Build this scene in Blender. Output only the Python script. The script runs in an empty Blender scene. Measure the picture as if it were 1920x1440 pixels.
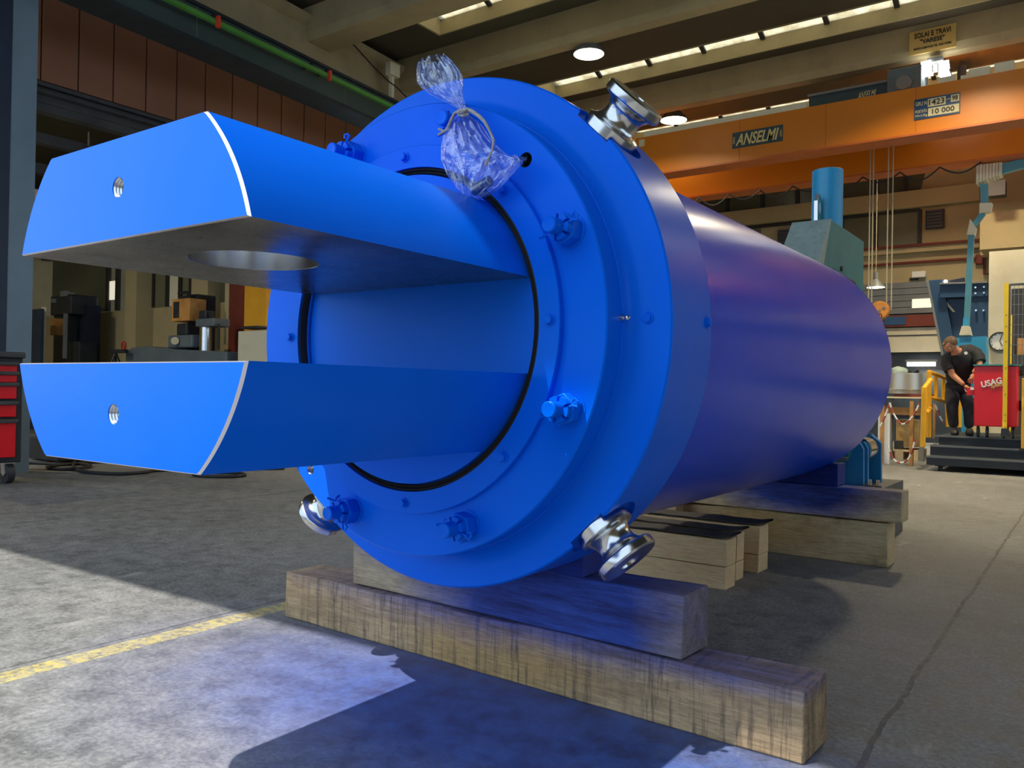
import bpy, bmesh, math, random
import numpy as np
from mathutils import Vector, Matrix, noise
random.seed(7)
PI = math.pi
C = bpy.context.scene.collection

# ------------------------------------------------------------------ camera
F_PX = 1538.91
YAW, PITCH, ROLL = -0.6203, 0.0072, 0.0170
CAM = Vector((0, 0, 1.0))
_f = Vector((math.sin(YAW)*math.cos(PITCH), math.cos(YAW)*math.cos(PITCH), math.sin(PITCH)))
_r = Vector((math.cos(YAW), -math.sin(YAW), 0)); _u = _r.cross(_f)
RT = _r*math.cos(ROLL) + _u*math.sin(ROLL); UP = -_r*math.sin(ROLL) + _u*math.cos(ROLL); FW = _f
cd = bpy.data.cameras.new('camera'); cam = bpy.data.objects.new('camera', cd); C.objects.link(cam)
cd.sensor_width = 36; cd.lens = 36*F_PX/1920; cd.clip_end = 200; cd.clip_start = .05
M = Matrix((RT, UP, -FW)).transposed().to_4x4(); M.translation = CAM; cam.matrix_world = M
bpy.context.scene.camera = cam

def P(X, Y, x=None, y=None, z=None):
    """world point seen at photo pixel X,Y on the world plane x=, y= or z="""
    d = FW + RT*((X-960)/F_PX) + UP*((720-Y)/F_PX)
    if x is not None: t = (x-CAM.x)/d.x
    elif y is not None: t = (y-CAM.y)/d.y
    else: t = (z-CAM.z)/d.z
    return CAM + d*t

# ------------------------------------------------------------------ world, sun, exposure
sc = bpy.context.scene
sc.view_settings.view_transform = 'Standard'; sc.view_settings.look = 'None'
sc.view_settings.exposure = 0.0; sc.view_settings.gamma = 1.0; sc.view_settings.use_curve_mapping = False
w = bpy.data.worlds.new('world'); sc.world = w; w.use_nodes = True
bg = w.node_tree.nodes['Background']; bg.inputs[0].default_value = (.62, .80, 1.0, 1); bg.inputs[1].default_value = 1.75
sd = bpy.data.lights.new('sun', 'SUN'); sd.energy = 5.8; sd.angle = math.radians(.5); sd.color = (1, .95, .86)
so = bpy.data.objects.new('sun', sd); C.objects.link(so)
so.rotation_euler = Vector((.25, .45, -1)).to_track_quat('-Z', 'Y').to_euler(); so.location = (-4, -8, 14)

# ------------------------------------------------------------------ materials
def nd(nt, t, **k):
    n = nt.nodes.new(t)
    for a, b in k.items(): setattr(n, a, b)
    return n
def math_(nt, op, a, b=None, clamp=False):
    n = nd(nt, 'ShaderNodeMath', operation=op, use_clamp=clamp)
    for i, v in enumerate((a, b)):
        if v is None: continue
        if isinstance(v, (int, float)): n.inputs[i].default_value = v
        else: nt.links.new(v, n.inputs[i])
    return n.outputs[0]
def ramp(nt, fac, stops):
    n = nd(nt, 'ShaderNodeValToRGB'); e = n.color_ramp.elements
    while len(e) < len(stops): e.new(.5)
    for q, (p_, c_) in zip(e, stops):
        q.position = p_; q.color = (*c_, 1) if len(c_) == 3 else c_
    nt.links.new(fac, n.inputs[0]); return n.outputs[0]
def mixc(nt, fac, a, b, mode='MIX'):
    n = nd(nt, 'ShaderNodeMix', data_type='RGBA', blend_type=mode)
    if isinstance(fac, (int, float)): n.inputs[0].default_value = fac
    else: nt.links.new(fac, n.inputs[0])
    for i, v in ((6, a), (7, b)):
        if isinstance(v, tuple): n.inputs[i].default_value = (*v, 1)
        else: nt.links.new(v, n.inputs[i])
    return n.outputs[2]
def noi(nt, vec, scale, detail=4, rough=.55, sc3=None):
    if sc3 is not None:
        mp = nd(nt, 'ShaderNodeMapping'); mp.inputs['Scale'].default_value = sc3; nt.links.new(vec, mp.inputs[0]); vec = mp.outputs[0]
    n = nd(nt, 'ShaderNodeTexNoise'); n.inputs['Scale'].default_value = scale
    n.inputs['Detail'].default_value = detail; n.inputs['Roughness'].default_value = rough
    nt.links.new(vec, n.inputs[0]); return n.outputs[0]
def pos(nt): return nd(nt, 'ShaderNodeNewGeometry').outputs['Position']
def bump(nt, h, s, d=.01):
    b = nd(nt, 'ShaderNodeBump'); b.inputs['Strength'].default_value = s; b.inputs['Distance'].default_value = d
    nt.links.new(h, b.inputs['Height']); return b.outputs[0]
def base(name):
    m = bpy.data.materials.new(name); m.use_nodes = True
    return m, m.node_tree, m.node_tree.nodes['Principled BSDF']
MAT = {}
def paint(name, col, rough=.5, metal=0, var=.12, scale=3, coat=0, bmp=0, bscale=60, dirt=None, dirt_amt=.5, spec=None, tint=None):
    m, nt, b = base(name); p_ = pos(nt)
    n = noi(nt, p_, scale, 5)
    c2 = tuple(min(1, c*(1+var)+.004) for c in col); c1 = tuple(c*(1-var) for c in col)
    out = ramp(nt, n, [(.3, c1), (.7, c2)])
    if dirt:
        n2 = noi(nt, p_, scale*2.3, 7, .65)
        out = mixc(nt, math_(nt, 'MULTIPLY', ramp(nt, n2, [(.5, (0,0,0)), (.72, (1,1,1))]), dirt_amt), out, dirt)
    nt.links.new(out, b.inputs['Base Color'])
    b.inputs['Roughness'].default_value = rough; b.inputs['Metallic'].default_value = metal
    rr = ramp(nt, noi(nt, p_, scale*1.7, 4), [(.3, (rough*.93,)*3), (.7, (min(1, rough*1.08),)*3)])
    nt.links.new(rr, b.inputs['Roughness'])
    if coat: b.inputs['Coat Weight'].default_value = coat; b.inputs['Coat Roughness'].default_value = .12
    if spec is not None: b.inputs['Specular IOR Level'].default_value = spec
    if tint: b.inputs['Specular Tint'].default_value = (*tint, 1)
    if bmp: nt.links.new(bump(nt, noi(nt, p_, bscale, 4), bmp, .004), b.inputs['Normal'])
    MAT[name] = m; return m
def emit(name, col, s):
    m, nt, b = base(name); b.inputs['Base Color'].default_value = (*col, 1)
    b.inputs['Emission Color'].default_value = (*col, 1); b.inputs['Emission Strength'].default_value = s
    MAT[name] = m; return m

paint('blue_paint', (.0, .13, .80), .30, var=.04, scale=2, bmp=.05, bscale=180, spec=.30, tint=(.15, .45, 1))
paint('blue_barrel', (.0, .075, .80), .25, var=.03, scale=2, bmp=.04, bscale=90, spec=.32, tint=(.38, .5, 1))
paint('black_rubber', (.012, .012, .014), .6, bmp=.2)
paint('steel', (.62, .62, .62), .20, 1, var=.06, scale=30)
paint('worn_edge', (.85, .82, .88), .35, .8, var=.03, scale=6)
paint('oiled_steel', (.36, .34, .31), .27, 1, var=.16, scale=5, dirt=(.12, .11, .10), dirt_amt=.55, bmp=.1, bscale=90)
paint('bore_steel', (.75, .75, .75), .17, 1, var=.05, scale=8)
paint('cast_dark', (.045, .045, .05), .5, .3)
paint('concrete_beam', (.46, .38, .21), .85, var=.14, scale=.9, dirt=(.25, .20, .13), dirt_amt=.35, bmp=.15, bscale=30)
paint('concrete_soffit', (.085, .075, .045), .9, var=.2, scale=.6)  # darker concrete: dirt, with the roof's shade put into the colour
paint('cream_wall', (.44, .36, .19), .8, var=.08, scale=.8, dirt=(.30, .25, .16), dirt_amt=.3)
paint('white_wall', (.60, .56, .42), .8, var=.08, scale=1, dirt=(.33, .28, .2), dirt_amt=.3)
paint('brown_cladding', (.33, .15, .085), .5, var=.12, scale=.7)
paint('runway_green', (.05, .085, .08), .45, var=.12, scale=1)
paint('runway_dark', (.012, .022, .03), .6)
paint('rail_green', (.09, .33, .05), .5)
paint('red_clip', (.7, .06, .02), .5)
paint('column_blue', (.17, .25, .31), .5, var=.1, scale=2)
paint('column_dark', (.015, .03, .06), .5)  # on the column, shade put into a darker copy of its blue
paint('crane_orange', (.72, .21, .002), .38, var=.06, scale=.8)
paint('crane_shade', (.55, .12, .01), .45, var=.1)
paint('yellow_steel', (.75, .36, .02), .45, var=.1)
paint('rail_yellow', (.85, .42, .015), .45, var=.08)
paint('post_yellow', (.90, .62, .01), .45, var=.06)
paint('teal_light', (.38, .47, .43), .5, var=.12, scale=8, dirt=(.18, .26, .25), dirt_amt=.6, bmp=.2, bscale=50)
paint('teal', (.03, .24, .24), .42, var=.12, scale=3)
paint('sky_blue_steel', (.03, .38, .68), .38, var=.08, scale=3)
paint('arm_blue', (.10, .36, .46), .5, var=.08)
paint('stand_blue', (.008, .25, .60), .4, var=.1, scale=5)
paint('navy_steel', (.012, .05, .12), .45, var=.12)
paint('navy_dark', (.006, .012, .03), .5)
paint('black_steel', (.02, .023, .028), .5, var=.2)
paint('grey_steel', (.16, .17, .17), .45, var=.12)
paint('dark_grey', (.055, .06, .065), .5, var=.2)
paint('machine_grey', (.10, .13, .15), .45, var=.15)
paint('machine_dark', (.012, .018, .024), .5, var=.3)
paint('window_dark', (.10, .10, .06), .25, var=.3, scale=.6)
paint('window_green', (.17, .17, .10), .2, var=.3, scale=.5)
paint('frame_dark', (.02, .018, .014), .5)
paint('red_metal', (.72, .004, .012), .32, var=.05)
paint('red_drawer', (.88, .004, .014), .33, var=.05)
paint('rust_red', (.16, .025, .012), .6)
paint('orange_wood', (.50, .24, .06), .6, var=.2, scale=6)
paint('ply', (.62, .40, .14), .6, var=.22, scale=7)
paint('pale_wood', (.58, .45, .28), .7, var=.15, scale=9)
paint('white_plastic', (.75, .75, .68), .4, var=.05)
paint('ivory', (.80, .75, .55), .5, var=.06)
paint('sign_yellow', (.72, .50, .16), .6, var=.05)
paint('plate_blue', (.01, .06, .16), .4, var=.05)
paint('plate_dark', (.03, .06, .07), .4, var=.05)
paint('plate_cream', (.70, .62, .38), .5, var=.04)
paint('letter_cream', (.80, .62, .22), .5, var=.04)
paint('letter_dark', (.02, .018, .015), .6)
paint('letter_white', (.85, .85, .82), .5, var=.02)
paint('rope', (.42, .37, .25), .7)
paint('hook_orange', (.62, .24, .035), .5, var=.15, scale=10, dirt=(.2, .1, .04), dirt_amt=.5)
paint('skin', (.52, .23, .13), .5, var=.06, scale=12)
paint('shirt_black', (.018, .018, .023), .85, var=.15, scale=12, bmp=.3, bscale=25)
paint('jeans', (.035, .038, .050), .85, var=.25, scale=10, bmp=.3, bscale=25)
paint('hair', (.10, .055, .03), .75, var=.3, scale=30, bmp=.4, bscale=60)
paint('shoe', (.05, .045, .04), .6, var=.3, scale=20)
paint('twine', (.42, .36, .30), .8, var=.3, scale=80, bmp=.3, bscale=300)
paint('caster_rubber', (.03, .035, .04), .5)
paint('chain_red', (.45, .08, .06), .6)
emit('lamp_glow', (1, 1, .82), 9); emit('tube_glow', (1, 1, .95), 7); emit('led_glow', (1, 1, .95), 16)
emit('lit_window', (1, .95, .75), .6)
paint('drum_steel', (.55, .53, .47), .42, .9, var=.05)

def glazing():
    m, nt, b = base('glazing'); nt.nodes.remove(b)
    o = nt.nodes['Material Output']; t = nd(nt, 'ShaderNodeBsdfTranslucent')
    n = noi(nt, pos(nt), 5, 6, .7)
    nt.links.new(ramp(nt, n, [(.35, (.62, .56, .42)), (.6, (.9, .86, .72))]), t.inputs[0])
    nt.links.new(t.outputs[0], o.inputs[0]); MAT['glazing'] = m
glazing()

def plastic_film():
    m, nt, b = base('plastic_film'); nt.nodes.remove(b); o = nt.nodes['Material Output']
    tr = nd(nt, 'ShaderNodeBsdfTransparent'); tr.inputs[0].default_value = (.78, .87, 1, 1)
    gl = nd(nt, 'ShaderNodeBsdfGlossy'); gl.inputs[0].default_value = (1, 1, 1, 1); gl.inputs['Roughness'].default_value = .16
    df = nd(nt, 'ShaderNodeBsdfTranslucent'); df.inputs[0].default_value = (.25, .48, 1, 1)
    d2 = nd(nt, 'ShaderNodeBsdfDiffuse'); d2.inputs[0].default_value = (.25, .45, 1, 1)
    ad = nd(nt, 'ShaderNodeMixShader'); ad.inputs[0].default_value = .5; nt.links.new(df.outputs[0], ad.inputs[1]); nt.links.new(d2.outputs[0], ad.inputs[2])
    n = noi(nt, pos(nt), 22, 5, .7)
    m1 = nd(nt, 'ShaderNodeMixShader'); nt.links.new(ramp(nt, n, [(.4, (.05,)*3), (.72, (.30,)*3)]), m1.inputs[0])
    nt.links.new(tr.outputs[0], m1.inputs[1]); nt.links.new(ad.outputs[0], m1.inputs[2])
    lw = nd(nt, 'ShaderNodeLayerWeight'); lw.inputs[0].default_value = .35
    m2 = nd(nt, 'ShaderNodeMixShader'); nt.links.new(math_(nt, 'MULTIPLY_ADD' if False else 'ADD', math_(nt, 'MULTIPLY', lw.outputs['Facing'], .35), .12), m2.inputs[0])
    nt.links.new(m1.outputs[0], m2.inputs[1]); nt.links.new(gl.outputs[0], m2.inputs[2])
    bp = bump(nt, noi(nt, pos(nt), 30, 4), .9, .01); nt.links.new(bp, gl.inputs['Normal'])
    nt.links.new(m2.outputs[0], o.inputs[0]); MAT['plastic_film'] = m
plastic_film()

def blob(nt, p_, c, r, soft=.5, ns=2.2, nscale=3):
    """0..1 mask around world point c with ragged edge: sprayed paint"""
    vm = nd(nt, 'ShaderNodeVectorMath', operation='SUBTRACT'); nt.links.new(p_, vm.inputs[0]); vm.inputs[1].default_value = c
    v2 = nd(nt, 'ShaderNodeVectorMath', operation='DIVIDE'); nt.links.new(vm.outputs[0], v2.inputs[0]); v2.inputs[1].default_value = r
    ln = nd(nt, 'ShaderNodeVectorMath', operation='LENGTH'); nt.links.new(v2.outputs[0], ln.inputs[0])
    d = math_(nt, 'ADD', ln.outputs['Value'], math_(nt, 'MULTIPLY', math_(nt, 'SUBTRACT', noi(nt, p_, nscale, 6, .65), .5), ns*.4))
    return ramp(nt, d, [(max(0, 1-soft)*.5, (1,)*3), (.5*(1+soft*.5), (0,)*3)]) if False else math_(nt, 'DIVIDE', math_(nt, 'SUBTRACT', 1+soft*.5, d), soft, clamp=True)

def floor_mat():
    m, nt, b = base('concrete_floor'); p_ = pos(nt)
    n1 = noi(nt, p_, .55, 6, .6); n2 = noi(nt, p_, 9, 8, .7); n3 = noi(nt, p_, 60, 4, .7)
    c = ramp(nt, n1, [(.3, (.13, .134, .135)), (.7, (.23, .228, .22))])
    c = mixc(nt, .55, c, ramp(nt, n2, [(.32, (.09, .093, .095)), (.5, (.5, .5, .49)), (.72, (.85, .83, .8))]), 'OVERLAY')
    c = mixc(nt, .42, c, ramp(nt, n3, [(.38, (.2,)*3), (.62, (.82,)*3)]), 'OVERLAY')
    n6 = noi(nt, p_, 24, 8, .8); c = mixc(nt, math_(nt, 'MULTIPLY', ramp(nt, n6, [(.60, (0,)*3), (.66, (1,)*3)]), .45), c, (.46, .45, .42)); c = mixc(nt, math_(nt, 'MULTIPLY', ramp(nt, n6, [(.34, (1,)*3), (.40, (0,)*3)]), .5), c, (.05, .05, .05))
    # pale scratches and dark stains
    n4 = noi(nt, p_, 4, 8, .75, (1, .35, 1)); c = mixc(nt, math_(nt, 'MULTIPLY', ramp(nt, n4, [(.60, (0,)*3), (.68, (1,)*3)]), .5), c, (.42, .41, .39))
    n5 = noi(nt, p_, 1.6, 7, .7); c = mixc(nt, math_(nt, 'MULTIPLY', ramp(nt, n5, [(.56, (0,)*3), (.72, (1,)*3)]), .5), c, (.07, .068, .062))
    sx = nd(nt, 'ShaderNodeSeparateXYZ'); nt.links.new(p_, sx.inputs[0])
    wob = math_(nt, 'MULTIPLY', math_(nt, 'SUBTRACT', noi(nt, p_, 3, 5, .7), .5), .05)
    xw = math_(nt, 'ADD', sx.outputs[0], wob)
    # worn yellow line along the slab joint
    dl = math_(nt, 'ABSOLUTE', math_(nt, 'ADD', xw, 3.00))
    band = math_(nt, 'LESS_THAN', dl, .055); nn = ramp(nt, noi(nt, p_, 26, 7, .75), [(.40, (0,)*3), (.56, (1,)*3)])
    yl = math_(nt, 'MULTIPLY', math_(nt, 'MULTIPLY', band, nn), math_(nt, 'LESS_THAN', sx.outputs[1], 2.55))
    c = mixc(nt, math_(nt, 'MULTIPLY', yl, .75), c, (.62, .50, .13))
    for x0, wd, am in ((-3.10, .008, .7), (-.52, .009, .8), (-6.2, .012, .6)):
        d = math_(nt, 'ABSOLUTE', math_(nt, 'SUBTRACT', xw, x0))
        j = math_(nt, 'MULTIPLY', math_(nt, 'LESS_THAN', d, wd), math_(nt, 'MULTIPLY', ramp(nt, noi(nt, p_, 14, 6, .8), [(.35, (0,)*3), (.5, (1,)*3)]), am))
        c = mixc(nt, j, c, (.05, .048, .045))
    # blue overspray on the slab
    o1 = blob(nt, p_, (-1.45, 2.0, 0), (.95, .48, 1), 1.0, 1.5, 6)
    c = mixc(nt, math_(nt, 'MULTIPLY', o1, .88), c, mixc(nt, ramp(nt, n2, [(.35, (0,)*3), (.6, (1,)*3)]), (.008, .02, .10), (.02, .09, .36)))
    o2 = blob(nt, p_, (-1.9, 2.0, 0), (1.0, .65, 1), 1.0, 1.2, 4)
    c = mixc(nt, math_(nt, 'MULTIPLY', o2, .28), c, (.13, .15, .42))
    nt.links.new(c, b.inputs['Base Color'])
    nt.links.new(ramp(nt, n2, [(.3, (.5,)*3), (.7, (.8,)*3)]), b.inputs['Roughness'])
    nt.links.new(bump(nt, mixc(nt, .5, n2, n3), .35, .006), b.inputs['Normal']); MAT['concrete_floor'] = m
floor_mat()

def wood_mat(name, c1, c2, along=0, sprays=(), saw=True, warm=None, dark=.5):
    m, nt, b = base(name); p_ = pos(nt)
    s = [14, 14, 14]; s[along] = 1.2
    g = noi(nt, p_, 1.6, 7, .7, tuple(s)); big = noi(nt, p_, 2.5, 5, .6)
    c = mixc(nt, .5, ramp(nt, g, [(.3, c1), (.7, c2)]), ramp(nt, big, [(.3, c1), (.7, c2)]))
    st = noi(nt, p_, 4, 7, .7); c = mixc(nt, math_(nt, 'MULTIPLY', ramp(nt, st, [(.5, (0,)*3), (.75, (1,)*3)]), dark), c, (.05, .04, .03))
    if warm: c = mixc(nt, math_(nt, 'MULTIPLY', blob(nt, p_, warm[0], warm[1], .8), .7), c, (.50, .30, .10))
    h = g
    if saw:
        s2 = [1, 1, 1]; s2[2] = .05
        q = noi(nt, p_, 48, 5, .75, (1, .12, .06)); q2 = noi(nt, p_, 5, 4, .7)
        c = mixc(nt, math_(nt, 'MULTIPLY', math_(nt, 'MULTIPLY', ramp(nt, q, [(.50, (0,)*3), (.62, (1,)*3)]), ramp(nt, q2, [(.35, (.3,)*3), (.6, (1,)*3)])), .75), c, (.06, .045, .035))
        h = mixc(nt, .5, g, q)
    for cc, rr, amt in sprays:
        c = mixc(nt, math_(nt, 'MULTIPLY', blob(nt, p_, cc, rr, .7, 1.1, 5), amt), c, mixc(nt, ramp(nt, g, [(.4, (0,)*3), (.6, (1,)*3)]), (.006, .02, .17), (.02, .07, .40)))
    fine_ = noi(nt, p_, 1.0, 8, .8, tuple(v*9 for v in s)); c = mixc(nt, .6, c, ramp(nt, fine_, [(.35, (.22,)*3), (.62, (.72,)*3)]), 'OVERLAY')
    nt.links.new(c, b.inputs['Base Color']); b.inputs['Roughness'].default_value = .8
    nt.links.new(bump(nt, mixc(nt, .5, h, fine_), .9, .007), b.inputs['Normal']); MAT[name] = m

# ------------------------------------------------------------------ mesh helpers
class MB:
    def __init__(s): s.bm = bmesh.new()
    def box(s, x0, x1, y0, y1, z0, z1, mi=0):
        v = [s.bm.verts.new((x, y, z)) for z in (z0, z1) for y in (y0, y1) for x in (x0, x1)]
        for f in ((0,2,3,1), (4,5,7,6), (0,1,5,4), (2,6,7,3), (0,4,6,2), (1,3,7,5)):
            s.bm.faces.new([v[i] for i in f]).material_index = mi
        return s
    def prism(s, pts, axis, a0, a1):
        """pts = 2-D polygon in the other two axes (xz for y, yz for x, xy for z)"""
        def mk(p, a): return {'x': (a, p[0], p[1]), 'y': (p[0], a, p[1]), 'z': (p[0], p[1], a)}[axis]
        A = [s.bm.verts.new(mk(p, a0)) for p in pts]; B = [s.bm.verts.new(mk(p, a1)) for p in pts]
        n = len(pts); s.bm.faces.new(A); s.bm.faces.new(B[::-1])
        for i in range(n): s.bm.faces.new((A[i], B[i], B[(i+1) % n], A[(i+1) % n]))
        return s
    def cyl(s, p0, p1, r0, r1=None, n=16, caps=True):
        p0, p1 = Vector(p0), Vector(p1); r1 = r0 if r1 is None else r1
        d = (p1-p0).normalized(); a = d.orthogonal().normalized(); b_ = d.cross(a)
        R = []
        for p, r in ((p0, r0), (p1, r1)):
            R.append([s.bm.verts.new(p+(a*math.cos(2*PI*i/n)+b_*math.sin(2*PI*i/n))*r) for i in range(n)])
        for i in range(n): s.bm.faces.new((R[0][i], R[0][(i+1) % n], R[1][(i+1) % n], R[1][i]))
        if caps: s.bm.faces.new(R[0][::-1]); s.bm.faces.new(R[1])
        return s
    def tube(s, pts, r, n=8, closed=False):
        pts = [Vector(p) for p in pts]; rings = []; prev = None; N = len(pts)
        for i, p in enumerate(pts):
            if closed: t = pts[(i+1) % N]-pts[i-1]
            else: t = pts[min(i+1, N-1)]-pts[max(i-1, 0)]
            t.normalize(); a = (prev - t*prev.dot(t)).normalized() if prev else t.orthogonal().normalized(); prev = a; b_ = t.cross(a)
            rr = r[i] if isinstance(r, (list, tuple)) else r
            rings.append([s.bm.verts.new(p+(a*math.cos(2*PI*k/n)+b_*math.sin(2*PI*k/n))*rr) for k in range(n)])
        rng = range(N if closed else N-1)
        for i in rng:
            A, B = rings[i], rings[(i+1) % N]
            for k in range(n): s.bm.faces.new((A[k], A[(k+1) % n], B[(k+1) % n], B[k]))
        if not closed: s.bm.faces.new(rings[0][::-1]); s.bm.faces.new(rings[-1])
        return s
    def lathe(s, prof, axis='y', n=96, c=(0, 0, 0), closed=False):
        """prof = (along, radius) pairs"""
        rings = []
        for h, r in prof:
            if r < 1e-6:
                rings.append([s.bm.verts.new(Vector(c)+Vector({'y': (0, h, 0), 'z': (0, 0, h), 'x': (h, 0, 0)}[axis]))]); continue
            R = []
            for i in range(n):
                t = 2*PI*i/n; q = r*math.cos(t), r*math.sin(t)
                R.append(s.bm.verts.new(Vector(c)+Vector({'y': (q[0], h, q[1]), 'z': (q[0], q[1], h), 'x': (h, q[0], q[1])}[axis])))
            rings.append(R)
        seq = list(zip(rings, rings[1:])) + ([(rings[-1], rings[0])] if closed else [])
        for A, B in seq:
            if len(A) == 1 and len(B) == 1: continue
            for i in range(n):
                if len(A) == 1: s.bm.faces.new((A[0], B[(i+1) % n], B[i]))
                elif len(B) == 1: s.bm.faces.new((A[i], A[(i+1) % n], B[0]))
                else: s.bm.faces.new((A[i], A[(i+1) % n], B[(i+1) % n], B[i]))
        return s
    def sphere(s, c, r, n=12, sc=(1, 1, 1)):
        mt = Matrix.Translation(c) @ Matrix.Diagonal((r*sc[0], r*sc[1], r*sc[2], 1))
        bmesh.ops.create_uvsphere(s.bm, u_segments=n, v_segments=max(6, n*2//3), radius=1, matrix=mt); return s
    def xf(s, mt): bmesh.ops.transform(s.bm, matrix=mt, verts=s.bm.verts); return s
    def build(s, name, mat, parent=None, smooth=True, bevel=0, local=False, label=None, keep=False):
        bmesh.ops.recalc_face_normals(s.bm, faces=s.bm.faces)
        me = bpy.data.meshes.new(name); 
        o = bpy.data.objects.new(name, me); C.objects.link(o)
        if parent is None and not keep and not local:
            xs = [v.co for v in s.bm.verts]
            L = Vector(((min(v.x for v in xs)+max(v.x for v in xs))/2, (min(v.y for v in xs)+max(v.y for v in xs))/2, min(v.z for v in xs)))
            o.location = L; s.xf(Matrix.Translation(-L))
        elif parent is not None and not local:
            s.xf(Matrix.Translation(-wloc(parent)))
        s.bm.to_mesh(me); s.bm.free()
        for m_ in (mat if isinstance(mat, (list, tuple)) else [mat]): me.materials.append(MAT[m_])
        if smooth:
            for p_ in me.polygons: p_.use_smooth = True
            me.set_sharp_from_angle(angle=math.radians(34))
        if bevel:
            b_ = o.modifiers.new('b', 'BEVEL'); b_.width = bevel; b_.segments = 2; b_.limit_method = 'ANGLE'
        if parent is not None: o.parent = parent
        if label: o['label'] = label
        return o
def wloc(o):
    v = Vector(o.location)
    while o.parent: o = o.parent; v += o.location
    return v
def tag(o, label, cat, group=None, kind=None):
    o['label'] = label; o['category'] = cat
    if group: o['group'] = group
    if kind: o['kind'] = kind
    return o
def thing(name, label, cat, loc, group=None):
    o = bpy.data.objects.new(name, None); C.objects.link(o); o.location = loc; o.empty_display_size = .1
    return tag(o, label, cat, group)
def struct(o): o['kind'] = 'structure'; return o
def kids(o): return [c for c in C.objects if c.parent == o]
def dup(o, parent=None):
    c = o.copy(); C.objects.link(c); c.parent = parent
    for k in kids(o): dup(k, c)
    return c
def dupt(o, off, label):
    c = dup(o); c.location = Vector(o.location)+Vector(off); c['label'] = label; return c
def bx(name, mat, b, parent=None, bevel=0, label=None):
    return MB().box(*b).build(name, mat, parent, smooth=False, bevel=bevel, label=label)
def rect(X0, Y0, X1, Y1, y, d=.05):
    """box whose front face covers the photo rectangle on the plane y"""
    xm, ym = (X0+X1)/2, (Y0+Y1)/2
    return (P(X0, ym, y=y).x, P(X1, ym, y=y).x, y, y+d, P(xm, Y1, y=y).z, P(xm, Y0, y=y).z)
def boolean(o, cutters):
    for c in cutters:
        md = o.modifiers.new('c', 'BOOLEAN'); md.operation = 'DIFFERENCE'; md.object = c; md.solver = 'EXACT'
    dg = bpy.context.evaluated_depsgraph_get(); dg.update()
    me = bpy.data.meshes.new_from_object(o.evaluated_get(dg)); o.modifiers.clear(); o.data = me
    for c in cutters: bpy.data.objects.remove(c)
    for p_ in me.polygons: p_.use_smooth = True
    me.set_sharp_from_angle(angle=math.radians(34))
def text(s, mat, cx, cz, w_, h_, y, parent, name='lettering', shear=0, bold=.0, rot=0):
    cu = bpy.data.curves.new('t', 'FONT'); cu.body = s; cu.align_x = 'CENTER'; cu.align_y = 'CENTER'; cu.extrude = .01
    cu.shear = shear; cu.offset = bold; cu.resolution_u = 3
    o = bpy.data.objects.new('t', cu); C.objects.link(o)
    dg = bpy.context.evaluated_depsgraph_get(); dg.update()
    me = bpy.data.meshes.new_from_object(o.evaluated_get(dg)); bpy.data.objects.remove(o)
    co = np.array([v.co[:] for v in me.vertices]); mn, mx = co.min(0), co.max(0)
    q = bpy.data.objects.new(name, me); C.objects.link(q); me.materials.clear(); me.materials.append(MAT[mat])
    sx_, sy_ = w_/(mx[0]-mn[0]), h_/(mx[1]-mn[1]); c0, c1 = (mx[0]+mn[0])/2, (mx[1]+mn[1])/2
    cr, sr = math.cos(rot), math.sin(rot)
    for v in me.vertices:
        a, b_ = (v.co.x-c0)*sx_, (v.co.y-c1)*sy_
        v.co = (a*cr-b_*sr, -v.co.z*.4, a*sr+b_*cr)
    q.location = Vector((cx, y, cz))-(wloc(parent) if parent else Vector()); q.parent = parent
    return q
def area(name, loc, size, power, col, rot=(0, 0, 0)):
    l = bpy.data.lights.new(name, 'AREA'); l.size = size; l.energy = power; l.color = col; l.shape = 'DISK'
    o = bpy.data.objects.new(name, l); C.objects.link(o); o.location = loc; o.rotation_euler = rot; return o

# ------------------------------------------------------------------ setting
struct(bx('floor', 'concrete_floor', (-24, 8, -1.2, 30, -.2, 0)))
paint('asphalt', (.06, .06, .06), .9, var=.2)
struct(bx('floor_yard', 'asphalt', (-40, 24, -40, -1.2, -.22, -.01)))  # unseen yard, darkened to send less bounced light inside
YW = 20.0
def wallpart(b, name, mat, parent=None): o = bx(name, mat, b, parent); return struct(o) if parent is None else o
struct(bx('wall_back', 'cream_wall', (-13, 8, YW, YW+.3, 0, 7.2)))
wr_ = MB().box(7.7, 8, -1, YW, 0, 1.6).box(7.7, 8, -1, YW, 5.4, 7.2)
for ya_, yb__ in ((-1, 1.0), (4.6, 5.0), (8.6, 9.0), (12.6, 13.0), (16.6, YW)): wr_.box(7.7, 8, ya_, yb__, 1.6, 5.4)
struct(wr_.build('wall_right', 'cream_wall', smooth=False))
struct(bx('wall_left', 'cream_wall', (-22.3, -22, -1, YW, 0, 7.2)))
struct(bx('wall_aisle_end', 'cream_wall', (-22, -11.3, 10, 10.2, 0, 2.65)))
struct(bx('wall_aisle_upper', 'cast_dark', (-22, -11.3, 10.02, 10.2, 4.1, 7.0)))
# front wall with the great door: its head throws the shadow line across the floor
wf = MB()
wf.box(-22.3, 8, -.25, 0, 6.56, 8.6); wf.box(-22.3, -11, -.25, 0, 0, 6.56); wf.box(.6+3, 8+3, -.25, 0, 0, 6.56)  # unseen right jamb set in close to block light from the right
wfo = wf.build('wall_front', 'cream_wall', smooth=False); struct(wfo)
piv = Vector((-3.0, -.42, 0)); wfo.location = piv + Matrix.Rotation(math.radians(1.0), 3, 'Z') @ (Vector(wfo.location)); wfo.location.z = 0
wfo.rotation_euler.z = math.radians(1.0)

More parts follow.
